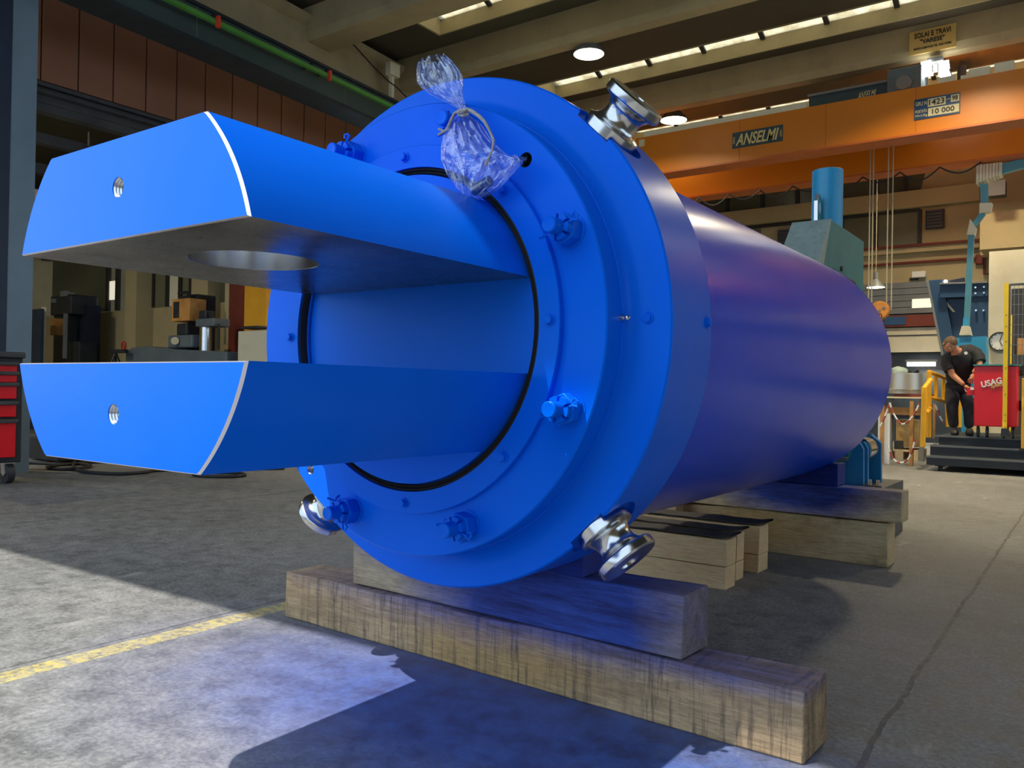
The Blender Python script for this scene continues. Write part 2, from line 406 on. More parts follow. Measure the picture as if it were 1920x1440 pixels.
# roof: dark soffit with skylight slots
ce = MB(); slots = [(9.5, 10.34), (13.07, 13.9), (16.6, 17.45)]
ys = [0]+[v for s_ in slots for v in s_]+[YW+.3]
for i in range(2, len(ys), 2): ce.box(-9.0, 8, ys[i], ys[i+1], 6.9, 7.5)
fy_ = lambda x: -.50+.0175*(x+3)
ce.prism([(-9.0, fy_(-9)), (8, fy_(8)), (8, ys[1]), (-9.0, ys[1])], 'z', 6.9, 7.5)
ce.prism([(-22.3, fy_(-22.3)), (-9.0, fy_(-9)), (-9.0, YW+.3), (-22.3, YW+.3)], 'z', 6.9, 7.5)
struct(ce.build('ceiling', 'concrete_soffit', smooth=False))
for si, (a, b_) in enumerate(slots):
    x = -9.0; k = 0
    fr = MB(); fr.box(-9.0, 8, b_-.03, b_, 6.88, 7.11).box(-9.0, 8, a, a+.03, 6.88, 7.22).box(-9.0, -8.96, a+.03, b_-.03, 6.88, 7.5)
    wn = fr.build('window_%d' % (si+1), 'concrete_beam', smooth=False); struct(wn)
    while x < 7.5:
        MB().prism([(b_-.03, 7.12), (a+.03, 7.46), (a+.03, 7.48), (b_-.03, 7.14)], 'x', x+.06, x+1.04).build('pane', 'glazing', wn, smooth=False)
        MB().prism([(b_-.03, 7.08), (a+.03, 7.40), (a+.03, 7.48), (b_-.03, 7.14)], 'x', x+1.04, x+1.12).build('mullion', 'cast_dark', wn, smooth=False); x += 1.06
nb = 0
for y0, th, z0 in ((8.45, .6, 6.4), (10.75, .35, 6.4), (14.25, .35, 6.4), (17.8, .35, 6.4)):
    nb += 1
    m = MB(); m.prism([(y0, 6.9), (y0+.02, z0+.12), (y0+.06, z0), (y0+th-.06, z0), (y0+th-.02, z0+.12), (y0+th, 6.9)], 'x', -10.35, 8)
    struct(m.build('trim_%d' % nb, 'concrete_beam', smooth=False))
eb = MB(); eb.prism([(-10.4, 6.17), (-10.0, 6.17), (-10.0, 6.62), (-9.85, 6.68), (-9.85, 6.76), (-10.4, 6.9)], 'y', .3, YW); eb.xf(Matrix(((1, -.085, 0, .085*7), (0, 1, 0, 0), (0, 0, 1, 0), (0, 0, 0, 1)))); struct(eb.build('trim_5', 'concrete_beam', smooth=False))

# brown cladding wall over the left aisle, panel by panel
wb = bx('wall_cladding', 'brown_cladding', (-11.25, -11.12, 3.0, YW, 4.86, 7.0)); struct(wb)
y = 3.1
base_p = None
while y < 16:
    q = bx('panel', 'brown_cladding', (-11.12, -11.07, y, y+.46, 4.87, 6.98), wb, bevel=.012) if base_p is None else dup(base_p, wb)
    if base_p is None: base_p = q; y_b = y
    else: q.location = Vector(base_p.location)+Vector((0, y-y_b, 0))
    y += .475
# the steelwork under it
m = MB()
for z0, x0, d in ((4.80, -11.05, .05), (4.70, -11.0, .03), (4.60, -11.1, .05)): m.box(x0-.12, x0, 3.0, 9.9, z0, z0+d)
m.box(-11.3, -11.12, 3.0, 9.9, 4.5, 4.86)
tag(m.build('cladding_rail', 'dark_grey', smooth=False), 'dark grooved steel rail running under the brown cladding', 'rail')

# ------------------------------------------------------------------ crane runway on the left
rw = thing('crane_runway_beam', 'long grey-green steel box girder below the cream beam, with green power rail', 'beam', (-9.35, 10, 5.2))
SK = lambda m: (m.xf(Matrix(((1, -.085, 0, .085*7), (0, 1, 0, 0), (0, 0, 1, 0), (0, 0, 0, 1)))), m)[1]
def rb(name, mat, b, **k): return SK(MB().box(*b)).build(name, mat, rw, smooth=False, **k)
rb('girder', 'runway_green', (-9.55, -9.22, 1.0, 19.8, 5.27, 5.68))
rb('bottom_flange', 'runway_dark', (-9.62, -9.17, 1.0, 19.8, 5.22, 5.27)); rb('top_flange', 'runway_dark', (-9.62, -9.17, 1.0, 19.8, 5.68, 5.72))
rb('crane_rail', 'grey_steel', (-9.42, -9.34, 1.0, 19.8, 5.72, 5.78)); rb('power_rail', 'rail_green', (-9.06, -9.0, 1.0, 19.8, 5.47, 5.525))
for y in (4.0, 5.93, 8.6, 10.9, 13.2): rb('weld_seam', 'grey_steel', (-9.22, -9.216, y, y+.010, 5.27, 5.68))
def shx(y): return -.085*(y-7)
for X, Y in ((408, 38), (617, 137)):
    q = P(X, Y, x=-9.0+shx(6 if X < 500 else 8)); MB().box(q.x-.01, q.x+.04, q.y-.02, q.y+.02, 5.42, 5.56).build('rail_clip', 'red_clip', rw, smooth=False, label='red rail clip')
for X, Y in ((400, 25), (583, 115), (612, 128)):
    q = P(X, Y, x=-9.05+shx(6 if X < 500 else 8)); MB().box(q.x-.17, q.x+.04, q.y-.015, q.y+.015, 5.53, 5.58).build('rail_bracket', 'black_steel', rw, smooth=False)

col = thing('steel_column', 'tall blue-grey steel column at the left edge behind the tool trolley', 'column', (-9.75, 4.25, 0))
# H section: flange facing the hall
a = P(72, 0, x=-9.6); b0 = P(28, 0, x=-9.6)
MB().box(-9.62, -9.59, a.y-.26, a.y, 0, 6.1).build('flange', 'column_blue', col, smooth=False)
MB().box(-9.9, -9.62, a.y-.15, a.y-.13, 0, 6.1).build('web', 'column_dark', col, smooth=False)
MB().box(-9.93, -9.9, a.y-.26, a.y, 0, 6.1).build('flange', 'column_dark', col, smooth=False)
MB().box(-9.60, -9.585, a.y-.42, a.y-.262, 0, 6.1).build('shade_strip', 'column_dark', col, smooth=False)  # added dark strip, the column's shaded left side as colour
q = P(47, 600, x=-10.0)
tag(bx('timber_board', 'orange_wood', (-10.02, -9.97, q.y-.03, q.y+.05, 0, P(47, 515, x=-10).z)), 'thin orange-brown board standing upright beside the blue-grey column', 'board')

# cable and box on the cream edge beam
jb = thing('junction_box', 'small cream junction box on the upper left edge beam with a dark cable', 'junction box', P(735, 132, x=-9.96))
q = P(735, 132, x=-9.96); MB().box(-10.0, -9.88, q.y-.12, q.y+.12, q.z-.11, q.z+.11).build('box', 'ivory', jb, bevel=.01)
MB().box(-10.0, -9.93, q.y-.03, q.y+.03, 6.0, q.z-.11).build('conduit', 'ivory', jb, smooth=False)
MB().tube([P(640, 68, x=-9.9), P(665, 86, x=-9.9), P(700, 125, x=-9.92), P(728, 152, x=-9.93), P(745, 165, x=-9.93), P(762, 182, x=-9.95)], .012, 6).build('cable', 'black_rubber', jb)

# ------------------------------------------------------------------ overhead crane
G0, G1, ZB, ZT = 13.65, 14.05, 5.0, 5.70
cr = thing('bridge_crane', 'orange overhead travelling crane with two box girders and lettered plates', 'crane', (-4, 14.5, 4.9))
MB().box(-8.9, 6, G0, G1, ZB, ZT).build('front_girder', 'crane_orange', cr, smooth=False)
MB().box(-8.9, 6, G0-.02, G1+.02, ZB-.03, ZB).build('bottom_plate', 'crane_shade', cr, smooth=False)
MB().box(-8.9, 6, 15.65, 16.05, ZB, ZT).build('rear_girder', 'crane_orange', cr, smooth=False)
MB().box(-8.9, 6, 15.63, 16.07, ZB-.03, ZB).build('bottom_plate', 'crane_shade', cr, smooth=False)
MB().box(-9.0, -8.75, 13.2, 16.5, 5.35, 5.7).build('end_carriage', 'crane_orange', cr, smooth=False)
for x in (-5.05, -3.62, -2.3): MB().box(x, x+.01, G0-.004, G0, ZB, ZT).build('weld_seam', 'crane_shade', cr, smooth=False)
a, b_ = P(1206, 262, y=G0).x, P(1511, 200, y=G0).x
MB().box(a, b_, G0+.02, G0+.12, ZT, ZT+.09).build('kerb_strip', 'ivory', cr, smooth=False)
for X0, X1, h in ((1757, 1790, .10), (1800, 1815, .07), (1815, 1855, .14), (1863, 1900, .16)):
    MB().box(P(X0, 160, y=G0).x, P(X1, 160, y=G0).x, G0+.05, G0+.2, ZT, ZT+h).build('rail_cover', 'ivory', cr, smooth=False)
def plate(name, mat, X0, X1, z0, z1, y, par):
    a, b_ = P(X0, 240, y=y).x, P(X1, 240, y=y).x
    o = MB().box(a, b_, y-.012, y, z0, z1).build(name, mat, par, smooth=False); return o, a, b_
zc = P(1420, 257, y=G0).z
pl, a, b_ = plate('name_plate', 'plate_dark', 1374, 1468, zc-.135, zc+.135, G0, cr)
text('ANSELMI', 'letter_cream', (a+b_)/2, zc, (b_-a)*.86, .20, G0-.016, pl, shear=.35, bold=.018)
for xx in (a+.03, b_-.03): text('GRU', 'letter_cream', xx, zc, .12, .03, G0-.016, pl, rot=PI/2)
zc = P(1757, 200, y=G0).z; zh = .155
pl, a, b_ = plate('load_plate', 'plate_blue', 1714, 1800, zc-zh, zc+zh, G0, cr); W = b_-a
for u0, u1, v0, v1 in ((.30, .69, .54, .93), (.80, .98, .60, .93), (.31, .98, .08, .47)):
    MB().box(a+W*u0, a+W*u1, G0-.018, G0-.012, zc-zh+2*zh*v0, zc-zh+2*zh*v1).build('number_field', 'plate_cream', pl, smooth=False)
def T(s, m_, u0, u1, v0, v1, bold=.01): text(s, m_, a+W*(u0+u1)/2, zc-zh+zh*(v0+v1), W*(u1-u0), 2*zh*(v1-v0), G0-.022, pl, bold=bold)
T('GRU N', 'plate_cream', .03, .28, .66, .86); T('1423', 'letter_dark', .33, .66, .60, .88); T('ANNO', 'plate_cream', .70, .79, .72, .80, 0); T('98', 'letter_dark', .83, .95, .66, .88)
T('PORTATA', 'plate_cream', .03, .29, .30, .45); T('MAX.Kg', 'plate_cream', .03, .29, .08, .23); T('10 000', 'letter_dark', .40, .88, .16, .40)
pl, a, b_ = plate('ce_plate', 'plate_cream', 1199, 1209, P(1204, 275, y=G0).z, P(1204, 262, y=G0).z, G0-.003, cr)
# trolley on the girders
tr = thing('crane_trolley', 'dark teal hoist trolley riding on top of the orange crane', 'trolley', (P(1630, 190, y=14.6).x, 14.8, ZT))
xa, xb = P(1520, 190, y=14.3).x, P(1725, 190, y=14.3).x
MB().box(xa, xb, 14.2, 15.9, ZT+.0, ZT+.36).build('frame', 'plate_dark', tr, smooth=False)
MB().box(xa-.02, xb-.4, 14.18, 15.92, ZT+.36, ZT+.40).build('cover_edge', 'grey_steel', tr, smooth=False)
MB().box(xb-.45, xb+.05, 14.1, 14.7, ZT+.02, ZT+.52).build('motor_box', 'machine_grey', tr, smooth=False, bevel=.02)
MB().cyl((xb-.2, 14.1, ZT+.25), (xb-.2, 14.02, ZT+.25), .11, n=20).build('motor_end', 'grey_steel', tr)
za = ZT+.22; pa, pb = P(1606, 180, y=14.2).x, P(1646, 175, y=14.2).x
pl = MB().box(pa, pb, 14.185, 14.2, za-.09, za+.09).build('name_plate', 'plate_dark', tr, smooth=False)
text('ANSELMI', 'plate_cream', (pa+pb)/2, za, (pb-pa)*.85, .11, 14.18, pl, shear=.35)
# wire ropes and hook block
HY = 14.85; hk = P(1650, 582, y=HY)
hb = thing('hook_block', 'round orange-brown hook block marked 10 hanging above the barrel end', 'hook block', hk)
rr = abs(P(1668, 582, y=HY).x-P(1633, 582, y=HY).x)/2*1.05
MB().lathe([(-.07, 0), (-.07, rr*.9), (-.05, rr), (.05, rr), (.07, rr*.9), (.07, 0)], 'y', 40, hk).build('sheave', 'hook_orange', hb)
for dx, dz in ((-.07, .03), (.07, .03), (0, -.02)): MB().cyl((hk.x+dx, HY-.09, hk.z+dz), (hk.x+dx, HY-.06, hk.z+dz), .022, n=10).build('bolt', 'grey_steel', hb)
text('10', 'letter_dark', hk.x, hk.z-.10, .10, .08, HY-.075, hb)
MB().tube([(hk.x, HY, hk.z-rr), (hk.x, HY, hk.z-rr-.12), (hk.x+.09, HY, hk.z-rr-.2), (hk.x+.02, HY, hk.z-rr-.3), (hk.x-.08, HY, hk.z-rr-.24)], .028, 8).build('hook', 'black_steel', hb)
for i, X in enumerate((1628, 1634, 1662, 1671)):
    q = P(X, 582, y=HY); p1 = P(X+8, 150, y=HY)
    MB().tube([(q.x, HY, hk.z+.0), (q.x, HY, ZT+.1)], .011, 6).build('wire_rope', 'rope', hb)
# power cable festoon under the rear girder
for i in range(9):
    x0 = -7.2+i*.62; pts = [(x0+t*.62, 15.6, 4.93-.14*math.sin(PI*t)*(1+.3*(i % 2))) for t in np.linspace(0, 1, 9)]
    tag(MB().tube(pts, .014, 5).build('cable_loop', 'black_rubber'), ['first', 'second', 'third', 'fourth', 'fifth', 'sixth', 'seventh', 'eighth', 'last'][i] + ' black power cable loop from the left under the rear orange girder', 'cable', 'festoon cable loops under the rear girder')

# concrete maker's sign on the roof beam
sy = 14.255
a, b_ = P(1706, 70, y=sy).x, P(1793, 70, y=sy).x; z1, z0 = P(1750, 53, y=sy).z, P(1750, 97, y=sy).z
sg = tag(MB().box(a, b_, sy-.03, sy+.0, z0, z1).build('beam_sign', 'sign_yellow', smooth=False), 'yellowish sign reading SOLAI E TRAVI on the concrete roof beam', 'sign')
text('SOLAI E TRAVI', 'letter_dark', (a+b_)/2, z0+(z1-z0)*.78, (b_-a)*.78, (z1-z0)*.22, sy-.034, sg, bold=.015)
text('"VARESE"', 'letter_dark', (a+b_)/2, z0+(z1-z0)*.50, (b_-a)*.52, (z1-z0)*.20, sy-.034, sg, bold=.015)
text('BODIO LOMNAGO TEL. 0332 947003', 'letter_dark', (a+b_)/2, z0+(z1-z0)*.22, (b_-a)*.8, (z1-z0)*.09, sy-.034, sg, bold=.005)

# lamps
def bay_lamp(loc, r, label, power, col=(1, .80, .50)):
    t = thing('high_bay_lamp', label, 'lamp', loc, 'high bay lamps')
    x, y, z = loc
    MB().lathe([(0, r), (.06, r*.92), (.22, r*.4), (.30, r*.3), (.5, r*.3), (.5, 0)], 'z', 32, loc).build('reflector', 'grey_steel', t)
    MB().lathe([(.015, 0), (.015, r*.97), (.0, r*.97), (-.01, 0)], 'z', 32, loc).build('diffuser', 'lamp_glow', t)
    MB().cyl((x, y, z+.5), (x, y, max(6.9, z+.51)), .015, n=8).build('hanger', 'grey_steel', t)
    l = area('lamp_light', (x, y, z-.05), r*1.8, power, col); l.data.spread = 2.4; return t
WARM = (1, .84, .56)
q = P(1104, 102, z=6.3); bay_lamp((q.x, q.y, 6.3), .24, 'bright round high bay lamp above the flange, nearest of the two', 210, WARM)
q = P(1263, 226, z=6.6); bay_lamp((q.x, q.y, 6.6), .27, 'round yellowish high bay lamp behind the upper steel spool', 60, WARM)
for x, y, wh in ((-1.5, 11.7, 'above the platform'), (3, 12.5, 'at the far right of the hall'), (-2.0, 16.2, 'behind the crane'), (3, 16.2, 'behind the crane, farthest right')) if True else ((-1.5, 11.7), (3, 12.5), (-2.0, 16.2), (3, 16.2)):
    bay_lamp((x, y, 6.3), .24, 'round high bay lamp hanging from the roof ' + wh, 190, WARM)
area('aisle_fill', (-14, 2.5, 5.5), .5, 230, WARM);  # unseen fill lamp added to brighten the left aisle
# twin LED floodlight on the crane trolley
fl = thing('flood_light', 'twin white LED floodlight glowing above the crane trolley', 'floodlight', P(1752, 130, y=14.3))
for X0, X1 in ((1727, 1741), (1760, 1777)):
    a = P(X0, 140, y=14.2); b_ = P(X1, 118, y=14.2); y_ = 14.2
    MB().box(a.x, a.x+.15, y_-.02, y_+.22, a.z+.03, a.z+.07).build('lamp_head', 'grey_steel', fl, smooth=False)
    MB().prism([(y_-.03, a.z-.02), (y_-.02, a.z-.03), (y_+.2, a.z+.02), (y_+.2, a.z+.03), (y_-.02, a.z+.19), (y_-.03, a.z+.19)], 'x', a.x, a.x+.14).build('led_panel', 'led_glow', fl, smooth=False)
q = P(1752, 115, y=14.25); MB().box(q.x-.1, q.x+.12, 14.2, 14.35, q.z-.02, q.z+.05).build('bracket', 'grey_steel', fl, smooth=False)
MB().box(q.x-.02, q.x+.04, 14.25, 14.3, ZT+.4, q.z).build('stem', 'grey_steel', fl, smooth=False)

# ------------------------------------------------------------------ back wall features
def wbox(name, mat, X0, Y0, X1, Y1, d=.05, parent=None, off=0.0):
    yy = YW-d-off; r_ = rect(X0, Y0, X1, Y1, yy, d); return MB().box(*r_).build(name, mat, parent, smooth=False)
def slab(name, mat, z0, z1, x0, x1, d, par=None):
    return MB().box(x0, x1, YW-d, YW, z0, z1).build(name, mat, par, smooth=False)
zz = lambda X, Y: P(X, Y, y=YW).z
xx = lambda X, Y: P(X, Y, y=YW).x
# upper clerestory
wn = thing('clerestory_window', 'upper row of dark window panes just below the orange crane', 'window', (-6.5, YW-.1, zz(1500, 400)))
z0, z1 = zz(1600, 372), zz(1600, 290); xs_ = [xx(X, 360) for X in (1290, 1367, 1432, 1497, 1570, 1645, 1700)]
for i in range(len(xs_)-1):
    MB().box(xs_[i]+.05, xs_[i+1]-.05, YW-.06, YW-.01, z0, z1).build('pane', 'window_dark', wn, smooth=False)
    MB().box(xs_[i+1]-.05, xs_[i+1]+.05, YW-.09, YW-.01, z0, z1).build('mullion', 'frame_dark', wn, smooth=False)
MB().prism([(xs_[-1]+.05, z0), (xx(1726, 365), z0), (xx(1750, 300), z1), (xs_[-1]+.05, z1)], 'y', YW-.06, YW-.01).build('pane', 'window_dark', wn, smooth=False)
struct(slab('trim_6', 'cream_wall', zz(1600, 404), zz(1600, 374), -12, xx(1838, 360), .22))
wn = thing('wall_window', 'row of grey-green windows between two dark wall vents', 'window', (-5, YW-.1, zz(1650, 470)))
z0, z1 = zz(1680, 466), zz(1680, 402)
xw_ = [xx(X, 440) for X in (1380, 1430, 1430, 1580, 1644, 1725)]
for a, b_, mt in ((0, 1, 'window_green'), (3, 4, 'window_green'), (4, 5, 'window_green')):
    MB().box(xw_[a]+.04, xw_[b_]-.04, YW-.05, YW-.01, z0, z1).build('pane', mt, wn, smooth=False)
for a in (3, 4, 5): MB().box(xw_[a]-.04, xw_[a]+.04, YW-.08, YW-.01, z0, z1+.04).build('mullion', 'frame_dark', wn, smooth=False)
MB().box(xw_[0], xw_[5], YW-.09, YW-.01, z1, z1+.06).build('head_rail', 'frame_dark', wn, smooth=False)
def vent(X0, Y0, X1, Y1, label):
    r_ = rect(X0, Y0, X1, Y1, YW-.12, .1)
    t = thing('wall_vent', label, 'vent', (r_[0], YW-.1, r_[4]))
    MB().box(*r_).build('frame', 'frame_dark', t, smooth=False)
    n = 6
    for i in range(n):
        z = r_[4]+(r_[5]-r_[4])*(i+.3)/n; MB().box(r_[0]+.03, r_[1]-.03, YW-.15, YW-.12, z, z+.04).build('slat', 'dark_grey', t, smooth=False)
vent(1735, 393, 1770, 428, 'square dark wall vent with sooty edge, right of the grey-green windows')
vent(1458, 430, 1492, 456, 'dark wall vent half hidden behind the teal fixture')
struct(slab('trim_7', 'cream_wall', zz(1730, 474), zz(1730, 464), -12, xx(1838, 460), .18))
MB_ = MB(); zp = zz(1730, 492); MB_.tube([(-9, YW-.08, zp), (xx(1830, 490), YW-.08, zp)], .03, 8); tag(MB_.build('wall_pipe', 'rust_red'), 'thin brown pipe running along the cream back wall, lower of two', 'pipe')
MB_ = MB(); zp = zz(1730, 462); MB_.tube([(-9, YW-.24, zp), (xx(1846, 460), YW-.24, zp), (xx(1846, 460), YW-.24, zz(1846, 395)), ], .03, 8); tag(MB_.build('wall_pipe', 'rust_red'), 'brown pipe on the ledge below the grey-green windows', 'pipe')
MB_ = MB(); MB_.tube([(xx(1847, 440), YW-.1, zz(1847, 440)), (xx(1847, 515), YW-.1, zz(1847, 515)), (xx(1880, 513), YW-.1, zz(1880, 513)), (xx(1880, 600), YW-.1, zz(1880, 640))], .03, 8); tag(MB_.build('wall_pipe', 'rust_red'), 'brown pipe stepping down the wall above the clock', 'pipe')
r_ = rect(1828, 476, 1844, 495, YW-.15, .15); tag(bx('junction_box', 'rust_red', r_, bevel=.03), 'small round-cornered brown junction box on the back wall', 'junction box')
# projecting cream box upper right
struct(MB().box(xx(1850, 430), 7.6, YW-1.2, YW, P(1880, 465, y=YW-1.2).z, P(1880, 396, y=YW-1.2).z).build('trim_8', 'cream_wall', smooth=False))
struct(MB().box(xx(1843, 480), 7.6, YW-.5, YW, P(1880, 530, y=YW-.5).z+.6, P(1880, 380, y=YW-.5).z).build('trim_9', 'cream_wall', smooth=False))
# opening with mezzanine behind: dark recess pieces standing before the wall
x0, x1 = xx(1560, 600), xx(1768, 600)
mz = thing('mezzanine_front', 'grey ribbed mezzanine front over a dark doorway in the back wall', 'mezzanine', ((x0+x1)/2, YW-.2, 0))
zt = zz(1680, 530)
nn_ = 5; za, zb_ = zz(1690, 590), zz(1690, 531)
for i in range(nn_):
    MB().box(x0, x1+.1, YW-.12, YW-.03, za+(zb_-za)*i/nn_+.012, za+(zb_-za)*(i+1)/nn_).build('slat', 'grey_steel', mz, smooth=False)
MB().box(x0, x1, YW-.05, YW-.01, za, zb_).build('backing', 'frame_dark', mz, smooth=False)
MB().box(*rect(1710, 560, 1746, 577, YW-.14, .03)).build('lit_window', 'lit_window', mz, smooth=False)
MB().box(x0, x1+.1, YW-.25, YW-.05, zz(1690, 614), zz(1690, 593)).build('red_beam', 'rust_red', mz, smooth=False)
MB().box(*rect(1658, 594, 1698, 609, YW-.27, .02)).build('notice_board', 'plate_blue', mz, smooth=False)
MB().box(x0, x1+.25, YW-.16, YW-.03, zz(1690, 661), zz(1690, 616)).build('cream_panel', 'white_wall', mz, smooth=False)
MB().box(x0, x1+.4, YW-.18, YW-.14, zz(1690, 630)-.01, zz(1690, 630)+.01).build('panel_joint', 'frame_dark', mz, smooth=False)
MB().box(x0, x1+.5, YW-.10, YW-.02, 0, zz(1690, 663)).build('dark_doorway_panel', 'machine_dark', mz, smooth=False)  # dark panel for the unlit doorway, its shade put in as colour
tl = thing('tube_light', 'white glowing fluorescent tube in the dark doorway above the steel drum', 'lamp', P(1728, 683, y=YW-.4))
a, b_ = P(1701, 683, y=YW-.4), P(1754, 683, y=YW-.4)
MB().cyl((a.x, YW-.4, a.z), (b_.x, YW-.4, a.z), .045, n=12).build('tube', 'tube_glow', tl)
MB().box(a.x-.03, b_.x+.03, YW-.42, YW-.38, a.z+.05, a.z+.10).box(a.x+.1, a.x+.14, YW-.38, YW-.1, a.z+.05, a.z+.08).build('fixture', 'grey_steel', tl, smooth=False)
area('tube_area', (a.x+.4, YW-.6, a.z-.1), .5, 25, (1, 1, .85))
t = thing('exit_light', 'white emergency light box above the mezzanine opening', 'lamp', P(1722, 513, y=YW-.2))
MB().box(*rect(1709, 508, 1735, 520, YW-.2, .18)).build('housing', 'white_plastic', t, smooth=False, bevel=.02)
MB().box(*rect(1705, 521, 1720, 524, YW-.14, .12)).build('bracket', 'frame_dark', t, smooth=False)
q = P(1642, 539, y=17.5); t = thing('hanging_lamp', 'white oval lamp glowing beside the wire ropes near the teal fixture', 'lamp', q)
MB().lathe([(0, 0), (0, .17), (.05, .14), (.16, .05), (.3, .04), (.3, 0)], 'z', 24, q).build('shade', 'grey_steel', t)
MB().lathe([(-.012, 0), (-.004, .15), (.0, .165), (.002, 0)], 'z', 24, q).build('diffuser', 'lamp_glow', t)
MB().cyl((q.x, q.y, q.z+.3), (q.x, q.y, 6.9), .008, n=6).build('cord', 'rope', t)

# navy steel frame
NY = 17.5
nf = thing('steel_portal', 'navy blue bolted steel portal with a slanting leg behind the man', 'steel frame', P(1800, 690, y=NY))
def pq(pts, y=NY): return [(P(X, Y, y=y).x, P(X, Y, y=y).z) for X, Y in pts]
MB().prism(pq([(1737, 526), (1766, 524), (1800, 700), (1772, 700)]), 'y', NY, NY+.25).build('slanting_leg', 'navy_steel', nf, smooth=False)
MB().prism(pq([(1737, 526), (1741, 526), (1777, 700), (1772, 700)]), 'y', NY-.02, NY).build('leg_edge', 'grey_steel', nf, smooth=False)
MB().prism(pq([(1766, 527), (1807, 519), (1807, 560), (1766, 560)]), 'y', NY+.1, NY+.2).build('top_plate', 'navy_dark', nf, smooth=False)
MB().prism(pq([(1766, 560), (1853, 560), (1853, 720), (1800, 720), (1766, 620)]), 'y', NY+.12, NY+.2).build('gusset_plate', 'navy_steel', nf, smooth=False)
MB().prism(pq([(1820, 533), (1853, 531), (1853, 760), (1820, 760)]), 'y', NY-.06, NY+.1).build('upright', 'navy_steel', nf, smooth=False)
MB().prism(pq([(1764, 534), (1853, 531), (1853, 556), (1764, 559)]), 'y', NY-.1, NY+.08).build('cross_beam', 'navy_steel', nf, smooth=False)
MB().prism(pq([(1764, 532), (1853, 529), (1853, 532), (1764, 535)]), 'y', NY-.16, NY-.08).build('beam_flange', 'grey_steel', nf, smooth=False)
for X, Y in ((1829, 539), (1845, 538), (1829, 550), (1845, 549), (1830, 582), (1844, 582)):
    q = P(X, Y, y=NY-.12); MB().cyl((q.x, NY-.13, q.z), (q.x, NY-.05, q.z), .018, n=8).build('bolt', 'steel', nf)
MB().prism(pq([(1769, 566), (1775, 566), (1790, 584), (1785, 584)]), 'y', NY+.08, NY+.11).build('sticker', 'ivory', nf, smooth=False)
q = P(1773, 528, y=NY+.05); MB().sphere(q, .035, 10).build('lamp_bulb', 'lamp_glow', nf)
# column of the lifting arm
ar = thing('balancing_arm', 'light blue jointed lifting arm on a post behind the man, reaching up right', 'lifting arm', P(1815, 760, y=16))
AYP = 16.0
def arm(name, mat, pts, d0=-.06, d1=.06): return MB().prism(pq(pts, AYP), 'y', AYP+d0, AYP+d1).build(name, mat, ar, smooth=False)
arm('post', 'arm_blue', [(1807, 616), (1817, 616), (1827, 440), (1816, 440)])
arm('lower_post', 'sky_blue_steel', [(1806, 616), (1817, 616), (1817, 596), (1807, 596)], -.065, .065)
arm('base_flange', 'ivory', [(1800, 629), (1822, 629), (1818, 612), (1805, 612)], -.12, .12)
arm('base_box', 'sky_blue_steel', [(1787, 634), (1848, 630), (1848, 760), (1787, 760)], .0, .5)
arm('joint', 'ivory', [(1814, 442), (1828, 442), (1831, 428), (1820, 412), (1817, 428)], -.1, .1)
arm('middle_arm', 'arm_blue', [(1820, 424), (1827, 428), (1848, 402), (1840, 398)])
arm('joint', 'ivory', [(1837, 402), (1858, 398), (1861, 382), (1838, 383)], -.1, .1)
arm('riser', 'arm_blue', [(1840, 382), (1853, 382), (1852, 346), (1838, 346)])
arm('upper_arm', 'arm_blue', [(1878, 327), (1990, 297), (1990, 279), (1878, 309)])
for k in range(8):
    X = 1832+k*6; arm('bellows_fold', 'ivory', [(X, 347-k*2.2), (X+5.2, 346-k*2.2), (X+5.6, 312-k*.6), (X+.6, 313-k*.6)], -.14-.01*(k % 2), .14)
tag(bx('wall_cabinet', 'cast_dark', rect(1853, 338, 1885, 366, 18.2, .3)), 'dark box hanging below the white arm bellows', 'box')
# clock
ck = P(1874, 640, y=17.0); cr_ = .17
struct(MB().box(P(1853, 600, y=17.05).x, P(1960, 600, y=17.05).x, 17.06, 17.4, 0, P(1880, 470, y=17.06).z).build('wall_pier', 'white_wall', smooth=False)) 
t = thing('wall_clock', 'round white wall clock with dark rim beside the yellow post', 'clock', ck)
MB().lathe([(0, cr_), (-.05, cr_), (-.05, cr_*.9), (-.02, cr_*.88), (-.0, 0)], 'y', 32, (ck.x, 17.05, ck.z)).build('rim', 'frame_dark', t)
MB().lathe([(-.022, 0), (-.022, cr_*.89)], 'y', 32, (ck.x, 17.05, ck.z)).build('dial', 'letter_white', t)
for ang, ln in ((2.6, .10), (.3, .13)): MB().tube([(ck.x, 17.015, ck.z), (ck.x+math.sin(ang)*ln, 17.015, ck.z+math.cos(ang)*ln)], .006, 5).build('hand', 'letter_dark', t)
for k in range(12):
    an = k*PI/6; MB().cyl((ck.x+math.sin(an)*cr_*.78, 17.02, ck.z+math.cos(an)*cr_*.78), (ck.x+math.sin(an)*cr_*.78, 17.027, ck.z+math.cos(an)*cr_*.78), .009, n=6).build('hour_mark', 'letter_dark', t)

# ------------------------------------------------------------------ teal fixture behind the barrel
TY = 6.15
tf = thing('press_fixture', 'tall teal steel fixture with sloping front standing behind the barrel end', 'fixture', (P(1560, 700, y=TY).x-.2, TY+.6, 0))
A_ = P(1558, 411, y=TY); xr = A_.x; zt_ = A_.z
Bk = P(1620, 462, x=xr); yb = Bk.y; lo = P(1529, 503, x=xr)
xl = P(1491, 418, y=TY).x
prof = [(TY, zt_), (yb, zt_), (yb, 0), (TY-.0, 0), (lo.y-.05, lo.z-.3), (lo.y, lo.z)]
o = MB().prism(prof, 'x', xl, xr).build('housing', ['teal'], tf, smooth=False, bevel=.006)
